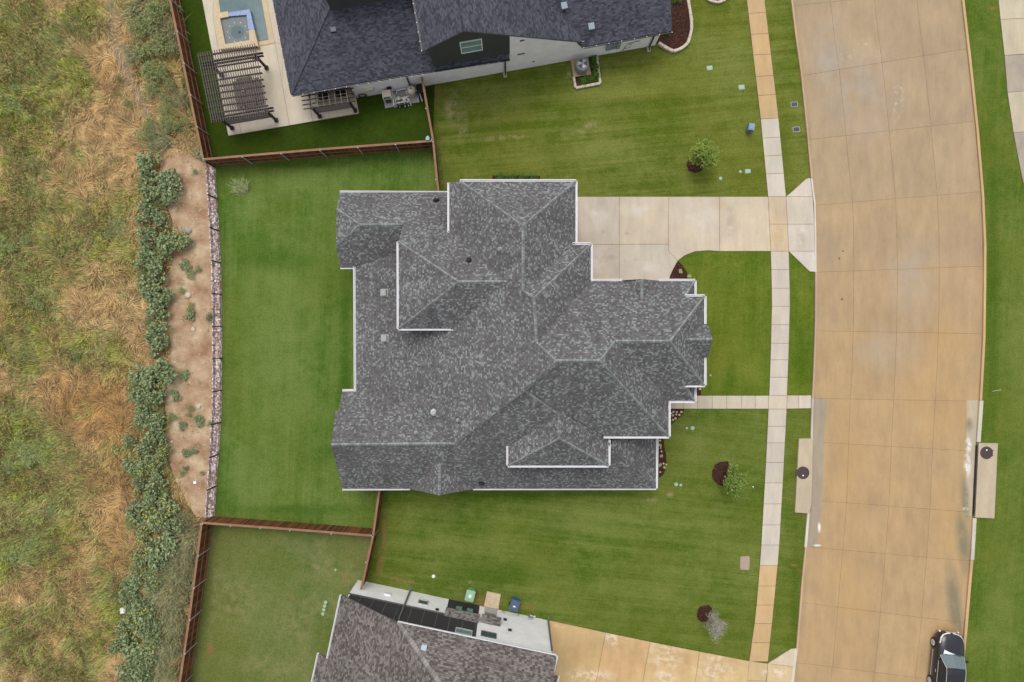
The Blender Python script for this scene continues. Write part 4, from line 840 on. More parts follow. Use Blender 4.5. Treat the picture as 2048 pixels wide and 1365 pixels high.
ORD = ['first','second','third','fourth','fifth','sixth','seventh','eighth','ninth','tenth','eleventh','twelfth','thirteenth','fourteenth','fifteenth','sixteenth','seventeenth','eighteenth','nineteenth','twentieth']
def ordn(i): return ORD[i] if i < 20 else ('twenty-'+ORD[i-20] if i < 29 else ('thirtieth' if i == 29 else ('thirty-'+ORD[i-30] if i < 39 else 'fortieth')))
bl = [(298,338,30,0),(340,368,30,0),(312,380,27,0),(345,395,24,0),(297,425,27,0),(326,440,27,0),(368,476,27,1),(300,478,28,0),(338,492,28,0),(292,520,24,0),(318,535,30,0),(305,570,26,0),(322,590,26,0),(318,620,24,0),(320,665,27,0),(326,690,24,0),(290,745,30,0),(324,752,32,0),(283,790,24,0),(312,790,26,0),(290,825,26,0),(306,848,26,0),(322,866,20,0),(262,882,17,0),(296,888,26,0),(328,905,22,1),(270,925,20,0),(302,932,26,1),(318,960,24,0),(282,968,18,0),(308,992,30,0),(346,1006,26,1),(284,1022,26,0),(318,1034,32,1),(350,1052,26,0),(292,1064,28,1),(330,1084,30,0),(290,1108,24,1),(318,1120,24,0)]
for i, (x, y, r, f) in enumerate(bl):
    extra = 'yellow-flowered ' if f else ''
    place('bush', BK, x, y, r*random.uniform(.78, 1.02), f'{extra}grey-green leafy bush, {ordn(i)} down the row west of the dirt strip', 'bush', 'grey-green bushes in the row beside the dirt strip', i, bool(f))
bl2 = [(262,1192,20,0),(290,1225,26,1),(262,1250,24,1),(300,1262,24,0),(275,1290,28,0),(300,1310,22,0),(262,1335,22,0),(290,1350,24,0),(240,1290,18,0),(275,1165,22,0),(310,1160,20,1),(285,1205,20,0),(310,1235,20,0),(255,1275,18,0),(308,1285,20,1),(280,1320,22,0),(262,1362,20,0)]
for i, (x, y, r, f) in enumerate(bl2): place('bush', BK, x, y, r, f"{'yellow-flowered ' if f else ''}grey-green bush in bottom left field, {ordn(i)} below the white box", 'bush', 'grey-green bushes in the bottom left field', i+2, bool(f))
sm = [(352,790,13),(346,834,15),(366,852,9),(383,815,10),(398,842,12),(378,830,7),(372,752,11),(384,548,14),(372,530,12),(396,540,10),(383,628,13),(382,612,9),(375,905,10),(366,946,9),(372,935,6),(405,945,7),(392,900,6),(390,345,9),(402,310,13),(365,580,10),(418,635,9),(420,848,8)]
for i, (x, y, r) in enumerate(sm): place('weed_clump', WK if i % 2 else BK, x, y, r, f'small weed growing on the bare dirt, {ordn(i)} of the loose ones beside the iron fence', 'weed', 'small weeds on the bare dirt', i, zs=.32)
nl = [(285,15,26),(320,20,28),(348,12,20),(272,60,24),(305,55,30),(338,60,26),(290,100,28),(322,100,28),(350,100,16),(300,140,26),(275,110,18),(330,145,22),(312,180,24),(345,175,16),(335,215,20),(362,205,14),(330,250,20),(352,255,18),(375,250,14),(290,270,22),(320,285,20),(240,158,9),(240,190,8),(258,210,10),(300,250,16)]
for i, (x, y, r) in enumerate(nl):
    place('weed_clump', WK if i % 5 else RK, x, y, r*1.1, f'bushy green weed clump, {ordn(i)} from the top beside the upper wooden fence', 'weeds', 'weed clumps beside the upper wooden fence', i)
mx = [(322,410,14),(284,445,13),(318,505,14),(292,545,12),(302,598,14),(335,600,12),(306,645,12),(310,705,10),(275,765,16),(300,770,18),(305,812,16),(278,850,14),(320,835,16),(285,905,14),(315,925,14),(285,950,15),(295,1000,14),(330,990,16),(302,1050,16),(268,1045,16),(312,1095,18),(275,1130,18),(300,1140,16),(330,1135,14),(280,1165,16),(270,1215,16)]
for i, (x, y, r) in enumerate(mx): place('weed_clump', WK, x, y, r*1.25, f'yellow-green weed filling the bush row, {ordn(i)} of these from the top', 'weed', 'yellow-green weeds between the bushes', i, zs=.75)
rl2 = [(365,1052,22),(385,1070,16),(372,1090,24),(350,1110,22),(368,1130,24),(345,1150,24),(365,1165,22),(335,1180,24),(358,1200,22),(330,1215,22),(345,1235,22),(318,1245,18),(335,1270,22),(355,1255,14),(325,1300,24),(345,1300,16),(318,1335,24),(340,1340,18),(308,1170,18),(318,1195,18)]
for i, (x, y, r) in enumerate(rl2): place('reed_clump', RK, x, y, r, f'tangled olive reed clump, {ordn(i)} down the lower wooden fence', 'reeds', 'reed clumps beside the lower wooden fence', i)
fl2 = [(20,215,26),(30,175,16),(10,490,24),(95,475,14),(150,712,14),(50,905,40),(85,900,26),(20,930,26),(25,1110,30),(60,1085,20),(100,1020,16),(55,480,18),(235,445,22),(215,470,16),(70,600,22),(115,85,12),(142,60,9),(240,420,14)]
for i, (x, y, r) in enumerate(fl2): place('weed_clump', WK, x, y, r, f'low green weed patch in the dry field, {ordn(i)} scattered at the far left', 'weeds', 'weed patches out in the dry field', i, zs=.42)

# ------------------------------------------------------------------ young trees with mulch rings
def ring(px, py, rx, ry, label):
    b = MB(); c = W(px, py); n = 26; pts = []
    for k in range(n):
        a = 2*math.pi*k/n; q = 1+random.uniform(-.07, .07); pts.append(c+Vector((rx*H/F*q*math.cos(a), ry*H/F*q*math.sin(a), 0)))
    P2 = [c+(p-c)*.75 for p in pts]
    b.face([(p.x, p.y, .07) for p in P2])
    for i in range(n): j = (i+1) % n; b.face([(pts[i].x,pts[i].y,.0), (pts[j].x,pts[j].y,.0), (P2[j].x,P2[j].y,.07), (P2[i].x,P2[i].y,.07)])
    return tag(b.build('mulch_ring', M['mulch']), label, 'mulch bed')
def tree(base, crown, h, rr, label, mat, n, ls, lean=0.0, seed=1, dead=False, squash=1.0):
    rs = random.Random(seed); w = W(*base); t_ = thing('young_tree', label, 'tree', w.to_tuple()); v = MB(); cpt = W(*crown, h*.75); top = Vector((cpt.x, cpt.y, h))
    v.tube([w, w.lerp(cpt, .35)+Vector((.03,.02,0)), w.lerp(cpt, .75), top], [.05,.042,.03,.008], 8); tips = []
    for i in range(16):
        f = rs.uniform(.35, .95); p = w.lerp(top, f); a = rs.uniform(0, 6.28); q = rr*rs.uniform(.5, 1.0)*(1 if f < .8 else .6); e = p+Vector((q*math.cos(a), q*math.sin(a)*squash, rs.uniform(.15, .7)*rr)); v.tube([p, p.lerp(e, .5)+Vector((0,0,.05)), e], [.018,.012,.004], 5); tips.append(e); tips.append(p.lerp(e, .6))
    v.build('trunk', M['bark'], t_); b = MB()
    for i in range(n):
        c = rs.choice(tips); 
        if dead:
            d = Vector((rs.gauss(0,1), rs.gauss(0,1), rs.gauss(.2,.7))).normalized(); L = rs.uniform(.12, .4); s = d.cross(Vector((0,0,1))).normalized()*rs.uniform(.006, .014); p = c+Vector((rs.gauss(0,.13), rs.gauss(0,.13), rs.gauss(0,.13))); b.face([p-s, p+s, p+d*L+s*.3, p+d*L-s*.3]); continue
        o = Vector((rs.gauss(0,1), rs.gauss(0,1), rs.gauss(0,.8)))*rr*.17; p = c+o; d = (o.normalized()+Vector((rs.gauss(0,.5), rs.gauss(0,.5), rs.gauss(0,.3)))).normalized(); d.z *= .5; L = ls*rs.uniform(.6, 1.3); s = d.cross(Vector((rs.gauss(0,.5), rs.gauss(0,.5), 1))).normalized()*L*.36; u = Vector((0,0,L*.1))
        b.face([p, p+d*L*.5+s-u, p+d*L, p+d*L*.5]); b.face([p, p+d*L*.5, p+d*L, p+d*L*.5-s-u])
    b.build('crown', mat, t_); return t_
ring(1391,330,18,17, 'dark mulch ring under the round bright green tree on the north lawn'); tree((1394,326), (1405,313), 2.5, .85, 'round bright green young tree on the north lawn', M['leaf_bright'], 3600, .15, seed=3)
ring(1447,948,23,26, 'large dark mulch ring under the sparse green tree on the south lawn'); tree((1455,951), (1473,967), 2.0, .85, 'sparse green young tree leaning off its mulch ring on the south lawn', M['leaf_tree'], 1500, .17, seed=8)
v = tree((1410,1228), (1428,1254), 2.6, .75, 'bare grey young tree without leaves near the lower driveway', M['leaf_dead'], 900, .1, seed=5, dead=True); ring(1410,1228,17,18, 'reddish mulch ring under the bare grey tree near the lower driveway')
v = MB(); p = W(1461,930); v.box(p+Vector((0,0,.15)), (.1,.1,.3)); v.box(p+Vector((0,0,.31)), (.16,.13,.05)); tag(v.build('uplight', M['white']), 'small white upright light at the edge of the large mulch ring', 'garden light')

# ------------------------------------------------------------------ mulch beds and planting at the house
def bed(pts, label, name='mulch_bed', z=.06):
    b = MB(); b.prism(WP(pts), 0, z); return tag(b.build(name, M['mulch']), label, 'mulch bed')
bed([(1338,562),(1340,552),(1347,537),(1356,523),(1364,530),(1374,545),(1378,562),(1378,575),(1338,575)], 'dark mulch bed in the curve of the grey driveway')
bed([(1325,818.5),(1368,818.5),(1366,828),(1358,836),(1348,843),(1342,850),(1325,856)], 'dark mulch bed dotted with pale plants below the front walk')
bed([(1300,876),(1327,876),(1328,890),(1331,905),(1333,925),(1331,940),(1326,950),(1316,958),(1300,965)], 'long dark mulch bed beside the lower east gutter')
bed([(1380,770),(1402,770),(1402,791),(1380,791)], 'small dark mulch square above the front walk')
bed([(985,352),(1080,352),(1080,385),(985,385)], 'dark mulch bed behind the north gutter of the grey roof')
def plants(spots, label, group, mat, r=.14, name='bedding_plant', seed=1):
    base = None
    for i, (px, py) in enumerate(spots):
        o = bpy.data.objects.new(name, PLM[mat][i % 2]); COL.objects.link(o); w = W(px, py); o.location = (w.x, w.y, .06); o.scale = (r*.36,)*3; o.rotation_euler = (0,0,random.uniform(0,6)); tag(o, label, 'plant', group)
PLM = {'pale': bush_kind('bedding_plant', 60, 1.0, 1.0, .8, leaf_mat('pale_bloom', (.45,.36,.22), (.75,.62,.45)), (61,62)), 'green': bush_kind('bedding_plant', 70, 1.0, 1.0, .8, M['leaf_pale'], (63,64))}
plants([(1346,824),(1353,824.5),(1362,824),(1341,827),(1345,831),(1352,829),(1350,837),(1345,840),(1358,830)], 'tiny pale bedding plant in the mulch below the front walk', 'pale plants below the front walk', 'pale', .17)
plants([(1319.5,881),(1320.5,896),(1322.5,903),(1323.5,911),(1326.5,927),(1320,944),(1332,929)], 'tiny pale bedding plant in the long mulch bed by the east gutter', 'pale plants in the long mulch bed', 'pale', .13)
plants([(1319,890),(1322,912),(1319,930),(1328,935)], 'small yellow-green bedding plant in the long mulch bed by the east gutter', 'green plants in the long mulch bed', 'green', .25)
plants([(1399,778)], 'single pale plant in the small mulch square above the front walk', None, 'pale', .16)
plants([(1360,544)], 'yellow-green plant in the driveway mulch bed', None, 'green', .3); plants([(1377,553)], 'yellow-green plant at the lawn edge of the driveway mulch bed', None, 'green', .3)
for i, x in enumerate((1000,1022,1044,1066)): place('shrub', SK, x, 357, 10, f'dark low shrub at the north gutter, {ORD[i]} from the left', 'shrub', 'shrubs behind the north gutter', i, zs=.5)
o = leaf_cloud(190, .5, .75, .1, 2.0, 'reed').build('grass_tuft', M['leaf_pale']); o.location = W(484,380); tag(o, 'spiky pale grass tuft standing alone on the back lawn', 'plant')
# flower bed with stone edging
def edging(pts, label, w=.2, h=.28):
    b = MB(); P = WP(pts)
    for a, e in zip(P, P[1:]):
        L = (e-a).length; n = max(1, round(L/.4))
        for i in range(n):
            p, q = a+(e-a)*(i/n), a+(e-a)*((i+.95)/n); b.bar(p+Vector((0,0,h/2+random.uniform(-.01,.01))), q+Vector((0,0,h/2)), w*random.uniform(.92,1.08), h)
    return tag(b.build('stone_edging', M['stone']), label, 'garden edging')
bed([(1300,88),(1316,86),(1336,97),(1346,102),(1356,99),(1370,89),(1378,66),(1379,40),(1371,-10),(1340,-40),(1330,50)], 'wide dark flower bed at the east end of the white brick house', z=.12)
edging([(1316,88.5),(1326,95),(1336,101),(1346,105),(1356,102),(1366,96.5),(1374,89),(1378,78),(1381.5,62),(1381.5,45),(1378,22),(1373,-8)], 'cream stone edging curving round the wide flower bed')
place('shrub', SK, 1332, 67, 9, 'bright green shrub in the wide flower bed beside the brick corner', 'shrub', None, 0, zs=.5)
place('shrub', SK, 1352, 2, 10, 'grey-green shrub at the top of the wide flower bed', 'shrub', None, 1, zs=.5)
bed([(1408,-30),(1412,-2),(1423,3),(1435,5),(1448,1),(1456,-30)], 'small dark flower bed cut off by the top edge')
edging([(1408,-8),(1414,1),(1424,5),(1434,7),(1444,4.5),(1452,0),(1458,-10)], 'cream stone edging of the small bed at the top edge', .16, .2)
bed([(1146,156),(1150,178),(1201,168),(1193,112),(1178,115),(1183,150)], 'dark planter bed wrapped round the air conditioner')
edging([(1147,156),(1151,178),(1200,168.5),(1197,145),(1193,114)], 'cream stone edging of the planter round the air conditioner', .18, .22)
for i, (x, y, r) in enumerate(((1187,122,11),(1190,137,12),(1193,152,11),(1180,158,12),(1166,164,11))): place('shrub', SK, x, y, r, f'green shrub in the air conditioner planter, {ORD[i]} from the wall', 'shrub', 'shrubs in the air conditioner planter', i, zs=.42)
# air conditioner
b = MB(); b.prism(WP([(1141,121.5),(1176,115),(1182,150),(1147,155.5)]), 0, .1); tag(b.build('equipment_pad', plain('sandy_pad', (.45,.33,.2))), 'sandy pad beneath the round grey air conditioner', 'pad')
w = W(1162,139); ac = thing('air_conditioner', 'round grey air conditioner on a sandy pad by the white brick wall', 'air conditioner', (w.x, w.y, .1))
b = MB(); b.lathe(Vector((w.x,w.y,.1)), [(.46,0),(.46,.86),(.43,.92),(.36,.95)], 28); 
for k in range(28): a = 2*math.pi*k/28; b.box(Vector((w.x+.468*math.cos(a), w.y+.468*math.sin(a), .55)), (.02,.03,.78), a)
b.build('housing', plain('ac_grey', (.25,.28,.29), .5), ac)
b = MB(); c = Vector((w.x,w.y,1.06)); b.lathe(c, [(.36,0),(.355,.012)], 28); b.build('fan_well', M['black'], ac)
b = MB()
for k in range(3):
    a0 = 2*math.pi*k/3+.5; b.face([c+Vector((.06*math.cos(a0),.06*math.sin(a0),.02)), c+Vector((.33*math.cos(a0),.33*math.sin(a0),.015)), c+Vector((.34*math.cos(a0+.5),.34*math.sin(a0+.5),.02)), c+Vector((.33*math.cos(a0+.95),.33*math.sin(a0+.95),.03)), c+Vector((.06*math.cos(a0+1),.06*math.sin(a0+1),.03))])
b.lathe(c+Vector((0,0,.015)), [(.07,0),(.07,.03)], 12); b.build('fan', M['galv'], ac)
b = MB()
for rr in (.12,.2,.28,.35): 
    ring_ = [c+Vector((rr*math.cos(2*math.pi*k/24), rr*math.sin(2*math.pi*k/24), .06)) for k in range(25)]; b.tube(ring_, .006, 4, caps=False)
for k in range(6): a = math.pi*k/6; b.tube([c+Vector((-.36*math.cos(a),-.36*math.sin(a),.055)), c+Vector((.36*math.cos(a),.36*math.sin(a),.055))], .006, 4)
b.build('grille', M['galv'], ac)
for px, py, l in ((1297,99,'concrete splash block at the dark downspout by the flower bed'),(1010,150,'concrete splash block at the dark downspout below the gable')):
    b = MB(); p = W(px, py); b.box(p+Vector((0,0,.04)), (.26,.4,.08), R(10)); b.box(p+Vector((.11,0,.1)), (.04,.4,.06), R(10)); b.box(p+Vector((-.11,0,.1)), (.04,.4,.06), R(10)); tag(b.build('splash_block', M['stone']), l, 'splash block')

# ------------------------------------------------------------------ pool yard
b = MB(); DK = (.56,.51,.43)
dk = []
def deck(pts, c=DK): dk.append((pts, var(c, .03)))
deck([(388,-90),(405,0),(457.5,273),(484,268.5),(476,232),(462,190),(440,99),(436,90),(427,30),(428,0),(412,-90)]); deck([(484,268.5),(580,252),(573,215),(566,173),(551,87),(517,93.5),(440,99),(462,190),(476,232)]); deck([(580,252),(626,244),(616,190),(630,160),(640,100),(566,90),(566,173)])
deck([(626,244),(660,238),(652,190),(616,190)]); deck([(660,238),(718.6,228),(711,185),(652,190)]); deck([(533.5,0),(549,86),(566,90),(640,100),(560,-90),(516,-90)])
b = MB(); b.c = DK; b.prism(WP([(389,-90),(406,0),(458,272.5),(718,228),(711,185),(640,100),(600,-90)]), 0, .085); struct(b.build('pool_deck', M['concrete']))
slabs('pool_deck', dk, M['concrete'], .1, .012)
COPE = plain('sand_coping', (.5,.4,.26), .8, var=.15, vs_=4)
cop = MB()
def cpoly(pts, z0, z1, mi=0): cop.prism(WP(pts, z1), z0, z1, mi)
pool = thing('swimming_pool', 'swimming pool with a raised square spa cut off by the top edge', 'pool', W(480,40).to_tuple())
cpoly([(409,-90),(421,-90),(437,0),(441,26),(429,28),(426,0)], .0, .14); cpoly([(508,-90),(516,-90),(533.6,0),(549,86),(516,93),(515,84),(538,79.5),(523.4,0)], .0, .14); cop.build('coping', COPE, pool)
b = MB(); b.prism(WP([(421,-90),(437,0),(441,24),(470,60),(512,86),(538,80),(523.5,0),(508,-90)]), .0, .118)
t = NT('pool_water', .06, .15); pz = t.pos(); t.color(t.ramp(t.noise(pz, 1.2, 4), [(.3, (.085,.135,.145)), (.7, (.125,.18,.185))])); t.bump(t.noise(pz, 5, 3), .08, .02); b.build('water', t.m, pool)
sz_ = .5; b = MB()
def sprism(pts, z0, z1): b.prism(WP(pts, z1), z0, z1)
sprism([(426,27.5),(456,23),(457.5,33.5),(440,37),(450.5,88.5),(440,99)], 0, sz_); sprism([(440,99),(450.5,88.5),(499,80.5),(497,61),(508.5,59),(516.5,92),(516,93)], 0, sz_); b.build('spa_coping', COPE, pool)
b = MB(); sprism([(457.5,33),(457,25.5),(499.5,19),(508.5,59),(497,60.5),(493,30)], 0, sz_-.02); 
t = NT('blue_mosaic', .25, .5); v_ = t.n('ShaderNodeTexVoronoi', {'Vector': t.pos(), 'Scale': 16.0}, out=1); t.color(t.mix(.5, (.11,.165,.34), t.ramp(t.n('ShaderNodeRGBToBW', {0: v_}), [(.2, (.07,.12,.32)), (.8, (.2,.28,.47))]))); b.build('tile_wall', t.m, pool)
b = MB(); sprism([(440,37),(457,33.4),(493,30),(499,80.3),(450.5,88.3)], .01, sz_-.16)
t = NT('spa_water', .06, .15); pz = t.pos(); w0 = W(475.5,65,.3); bx = t.spot(pz, w0.x, w0.y, .52, .52, R(10), .85); ctr = t.spot(pz, w0.x+.15, w0.y-.02, .11, .11, 0, .8)
c = t.mix(bx, (.15,.17,.17), (.085,.13,.14)); c = t.mix(ctr, c, (.02,.03,.03)); t.color(c); b.build('spa_water', t.m, pool)
b = MB()
for k in range(10): a = 2*math.pi*k/10; p = Vector((w0.x+.72*math.cos(a), w0.y+.72*math.sin(a), sz_-.155)); b.lathe(p, [(.035,0),(.02,.012)], 8)
b.build('spa_jet', M['white'], pool)
# big pergola
PB = [W(534.6,138), W(446.7,153), W(466.4,258), W(554.3,242.6)]      # NE, NW, SW, SE post feet
pg = thing('pergola', 'large dark timber pergola over a table beside the pool', 'pergola', ((PB[0]+PB[2])/2).to_tuple())
for p in PB:
    b = MB(); b.box(p+Vector((0,0,1.25)), (.15,.15,2.3), R(10)); b.box(p+Vector((0,0,.2)), (.26,.26,.2), R(10)); b.build('post', M['brown_wood'], pg)
zz = Vector((0,0,1)); 
for a, e in ((PB[1], PB[0]), (PB[2], PB[3])):
    b = MB(); d = (e-a).normalized(); n = Vector((-d.y, d.x, 0))
    for sg in (-1, 1): b.bar(a-d*.55+n*.1*sg+zz*2.3, e+d*.55+n*.1*sg+zz*2.3, .05, .24)
    for q, s2 in ((a, 1), (e, -1)): b.bar(q+zz*1.7, q+d*.6*s2+zz*2.2, .09, .09)
    b.build('beam', M['brown_wood'], pg)
TL, TR, BR, BL = W(397,111,2.5), W(511,92,2.5), W(536,228,2.5), W(424,243.5,2.5)
b = MB()
for i in range(11):
    f = .02+.96*i/10; a, e = TL.lerp(BL, f), TR.lerp(BR, f); d = (e-a).normalized(); b.bar(a-d*.05, e+d*.12, .07, .16)
b.build('rafter', M['brown_wood'], pg); b = MB()
for i in range(25):
    f = .005+.99*i/24; a, e = TL.lerp(TR, f)+zz*.1, BL.lerp(BR, f)+zz*.1; d = (e-a).normalized(); b.bar(a-d*.12, e+d*.12, .048, .06)
b.build('lattice', M['brown_grey'], pg); b = MB(); a, e = PB[2], PB[3]
for k in range(11): b.bar(a+zz*(.95+.115*k), e+zz*(.95+.115*k), .03, .085)
b.build('privacy_screen', plain('grey_slats', (.24,.205,.19), .8), pg)
# table and benches under the pergola
tc = W(500,190); t_ = thing('garden_table', 'long grey timber table under the large pergola', 'table', tc.to_tuple()); ex = Vector((math.cos(R(10)), math.sin(R(10)), 0)); ey = Vector((-ex.y, ex.x, 0)); b = MB()
for k in range(6): o = (k-2.5)*.2; b.bar(tc+ex*o-ey*1.0+zz*.72, tc+ex*o+ey*1.0+zz*.72, .185, .05)
b.build('tabletop', M['grey_wood'], t_)
for sx in (-.45,.45):
    for sy in (-.85,.85): b = MB(); b.bar(tc+ex*sx+ey*sy, tc+ex*sx+ey*sy+zz*.69, .09, .09, up=(0,1,0)); b.build('leg', M['grey_wood'], t_)
for sg, nm in ((-1,'left'),(1,'right')):
    q = tc+ex*.82*sg; t_ = thing('bench', f"grey timber bench on the {'pool' if sg<0 else 'house'} side of the pergola table", 'bench', q.to_tuple(), 'benches at the pergola table'); b = MB(); b.box(q+zz*.43, (.32,1.9,.05), R(10)); b.build('seat', M['grey_wood'], t_)
    for sy in (-.75,.75): b = MB(); b.box(q+ey*sy+zz*.205, (.28,.07,.4), R(10)); b.build('leg', M['grey_wood'], t_)
b = MB(); b.lathe(tc+zz*.745-ex*.12+ey*.06, [(.09,0),(.13,.1),(.12,.2),(.05,.22)], 12); tag(b.build('planter_pot', M['white']), 'white pot standing on the pergola table', 'pot')
# small pergola on the house wall, with outdoor kitchen
KB = [W(641,235), W(712,223.5)]; pg = thing('pergola', 'small dark timber pergola against the white brick house wall', 'pergola', KB[0].to_tuple())
for p in KB: b = MB(); b.box(p+zz*1.2, (.15,.15,2.2), R(10)); b.box(p+zz*.2, (.26,.26,.2), R(10)); b.build('post', M['brown_wood'], pg)
d = (KB[1]-KB[0]).normalized(); n = Vector((-d.y, d.x, 0)); b = MB()
for k in range(6): a = KB[0]-d*.55+n*(-.15+.3*k)+zz*2.42; b.bar(a, a+d*3.7, .045, .12)
b.build('rafter', M['brown_wood'], pg); b = MB()
for k in range(7): a = KB[0]+d*(.1+.42*k)-n*.25+zz*2.51; b.bar(a, a+n*1.85, .035, .05)
b.build('lattice', M['grey_wood'], pg); b = MB()
for a in (KB[0], KB[1]): b.bar(a-n*.2+zz*2.3, a+n*1.7+zz*2.3, .1, .16)
b.build('beam', M['brown_wood'], pg); b = MB()
for k in range(11): b.bar(KB[0]+zz*(.95+.115*k), KB[1]+zz*(.95+.115*k), .03, .085)
b.build('privacy_screen', bpy.data.materials['grey_slats'], pg)
kc = KB[0].lerp(KB[1], .5)+n*1.15; kt = thing('outdoor_kitchen', 'tan stone outdoor kitchen counter under the small pergola', 'outdoor kitchen', kc.to_tuple()); b = MB(); b.box(kc+zz*.44, (2.5,.66,.8), R(9.5)); b.build('cabinet', M['stone'], kt); b = MB(); b.box(kc+zz*.87, (2.6,.74,.06), R(9.5)); b.build('worktop', plain('tan_worktop', (.4,.33,.26)), kt)
for s in (-.62,.62): b = MB(); b.box(kc+d*s+zz*.98, (.72,.5,.17), R(9.5)); b.bar(kc+d*(s-.25)-n*.27+zz*1.0, kc+d*(s+.25)-n*.27+zz*1.0, .03, .03); b.build('grill', M['black'], kt)
# pool equipment
b = MB(); b.prism(WP([(765,191),(771,217.5),(839,205),(836,176)]), 0, .08); b.c = None; tag(b.build('equipment_pad', plain('grey_pad', (.36,.35,.33))), 'grey concrete pad carrying the pool pumps', 'pad')
w = W(778,199); t_ = thing('pool_heater', 'beige pool heater box on the grey equipment pad', 'pool heater', (w.x, w.y, .08)); b = MB(); b.box(w+zz*.55, (.62,.62,.9), R(10)); b.build('cabinet', M['beige'], t_); b = MB(); b.box(w+zz*1.03-ey*.27, (.5,.12,.06), R(10)); b.box(w+zz*.5-ey*.33, (.4,.06,.5), R(10)); b.build('exhaust_grille', M['gutter_dark'], t_)
w = W(826.5,189); t_ = thing('pool_filter', 'round beige filter tank on the grey equipment pad', 'pool filter', (w.x, w.y, .08)); b = MB(); b.lathe(w+zz*.08, [(.26,0),(.29,.1),(.29,.75),(.31,.76),(.31,.82),(.27,.9),(.18,1.0),(.06,1.05)], 22); b.build('tank', M['beige'], t_); b = MB(); b.lathe(w+zz*1.12, [(.05,0),(.05,.08),(.02,.1)], 10); b.build('gauge', M['gutter_dark'], t_)
w = W(800,200); t_ = thing('pool_pipework', 'tangle of white pool pipes with pumps on the grey pad', 'pipes', (w.x, w.y, .08))
E = lambda x, y, z: w+ex*x+ey*y+zz*z
for path in ([E(-.45,-.55,.15),E(-.45,-.5,.5),E(-.4,.5,.5),E(-.4,.6,.9)],[E(-.3,-.55,.15),E(-.3,.2,.45),E(-.3,.25,.45)],[E(-.25,-.1,.45),E(.75,.0,.45)],[E(-.1,.25,.6),E(-.1,.45,.6),E(.6,.5,.6),E(.62,.1,.6)],[E(.4,.0,.5),E(.7,-.3,.5),E(.75,-.6,.1)],[E(-.2,-.35,.4),E(.65,-.35,.4)],[E(-.1,-.55,.1),E(-.1,-.35,.4)],[E(.55,-.6,.1),E(.55,-.35,.4)],[E(.3,-.6,.1),E(.3,-.35,.4)],[E(1.3,.25,.55),E(1.5,.25,.55),E(1.6,-.45,.1)],[E(1.35,-.45,.1),E(1.32,-.3,.4)]):
    b = MB(); b.tube(path, .04, 8); b.build('pipe', M['white'], t_)
for x, y in ((-.05,-.05),(.35,-.2)): b = MB(); b.lathe(E(x,y,.1), [(.12,0),(.12,.35),(.14,.36),(.14,.42),(.1,.45)], 14); b.build('pump', M['beige'], t_)
for x in (-.2,.25): b = MB(); b.tube([E(x-.1,-.45,.25), E(x+.35,-.45,.25)], .1, 12); b.build('pump_motor', M['gutter_dark'], t_)
w = NW_.pt(NW_.sz(725,190)[0], 0, .16); b = MB()
for k in range(4): rr = .24+.028*k; b.tube([NW_.pt(NW_.sz(725,190)[0]+rr*math.cos(2*math.pi*j/20), .55+rr*math.sin(2*math.pi*j/20), .1+.03*(k%2)) for j in range(21)], .02, 6, caps=False)
tag(b.build('garden_hose', M['gutter_dark']), 'coiled dark garden hose on the white brick wall', 'hose')
b = MB(); q = NW_.sz(740,180)[0]; NW_.rect(b, q-.3, 1.2, q+.3, 1.6, .0, .22); tag(b.build('control_box', M['beige']), 'beige control box on the white brick wall above the hose', 'control box')
b = MB(); q = NW_.sz(779,177)[0]
for k in range(2): rr = .16; b.tube([NW_.pt(q+rr*math.cos(2*math.pi*j/16), 1.0+rr*math.sin(2*math.pi*j/16), .06+.05*k) for j in range(17)], .035, 6, caps=False)
tag(b.build('cable_coil', M['black']), 'small black cable coil on the white brick wall above the pool heater', 'cable')
b = MB(); w = W(841,182); b.box(w+zz*.3, (.42,.75,.6), R(10)); b.lathe(w+zz*.6, [(.12,0),(.1,.06)], 10); tag(b.build('storage_box', M['black']), 'black box squeezed between the filter tank and the wooden fence', 'box')
b = MB(); w = W(855,278,1.85); b.prism([w+Vector((-.12,-.1,0)), w+Vector((.1,-.12,0)), w+Vector((.16,.05,0)), w+Vector((.05,.2,0)), w+Vector((-.08,.12,0))], 1.82, 1.95, bottom=True); tag(b.build('cloth', plain('blue_cloth', (.25,.42,.5))), 'pale blue cloth hanging on the corner of the turf yard fence', 'cloth')

# ------------------------------------------------------------------ bins, lids, meters and other small things
def bin_(px, py, z, rz, label, body, lid, extra=None):
    w = W(px, py, z*.5); w.z = 0; t_ = thing('wheelie_bin', label, 'bin', w.to_tuple(), None); Mx = Matrix.Translation(w) @ Matrix.Rotation(rz, 4, 'Z'); b = MB()
    lo = [(-.22,-.26),(.22,-.26),(.22,.2),(-.22,.2)]; hi = [(-.31,-.38),(.31,-.38),(.31,.33),(-.31,.33)]
    A = [Mx @ Vector((x, y, .06)) for x, y in lo]; B = [Mx @ Vector((x, y, z)) for x, y in hi]
    for i in range(4): j = (i+1) % 4; b.face([A[i], A[j], B[j], B[i]])
    b.face(A[::-1]); b.build('body', body, t_)
    b = MB(); b.prism([Mx @ Vector((x*1.05, y*1.05, 0)) for x, y in hi], z, z+.05, bottom=True); b.prism([Mx @ Vector((x*.8, y*.8, 0)) for x, y in hi], z+.05, z+.09); b.bar(Mx @ Vector((-.28,.4,z-.02)), Mx @ Vector((.28,.4,z-.02)), .04, .04); b.build('lid', lid, t_)
    for sx in (-.29,.29): b = MB(); b.tube([Mx @ Vector((sx-.03,.3,.12)), Mx @ Vector((sx+.03,.3,.12))], .12, 14); b.build('wheel', M['black'], t_)
    b = MB(); b.box(None, (.2,.22,.012) if extra else (.18,.09,.012), M=Mx @ Matrix.Translation((0,.0 if extra else .05,z+.098))); b.build('sticker', M['white'], t_)
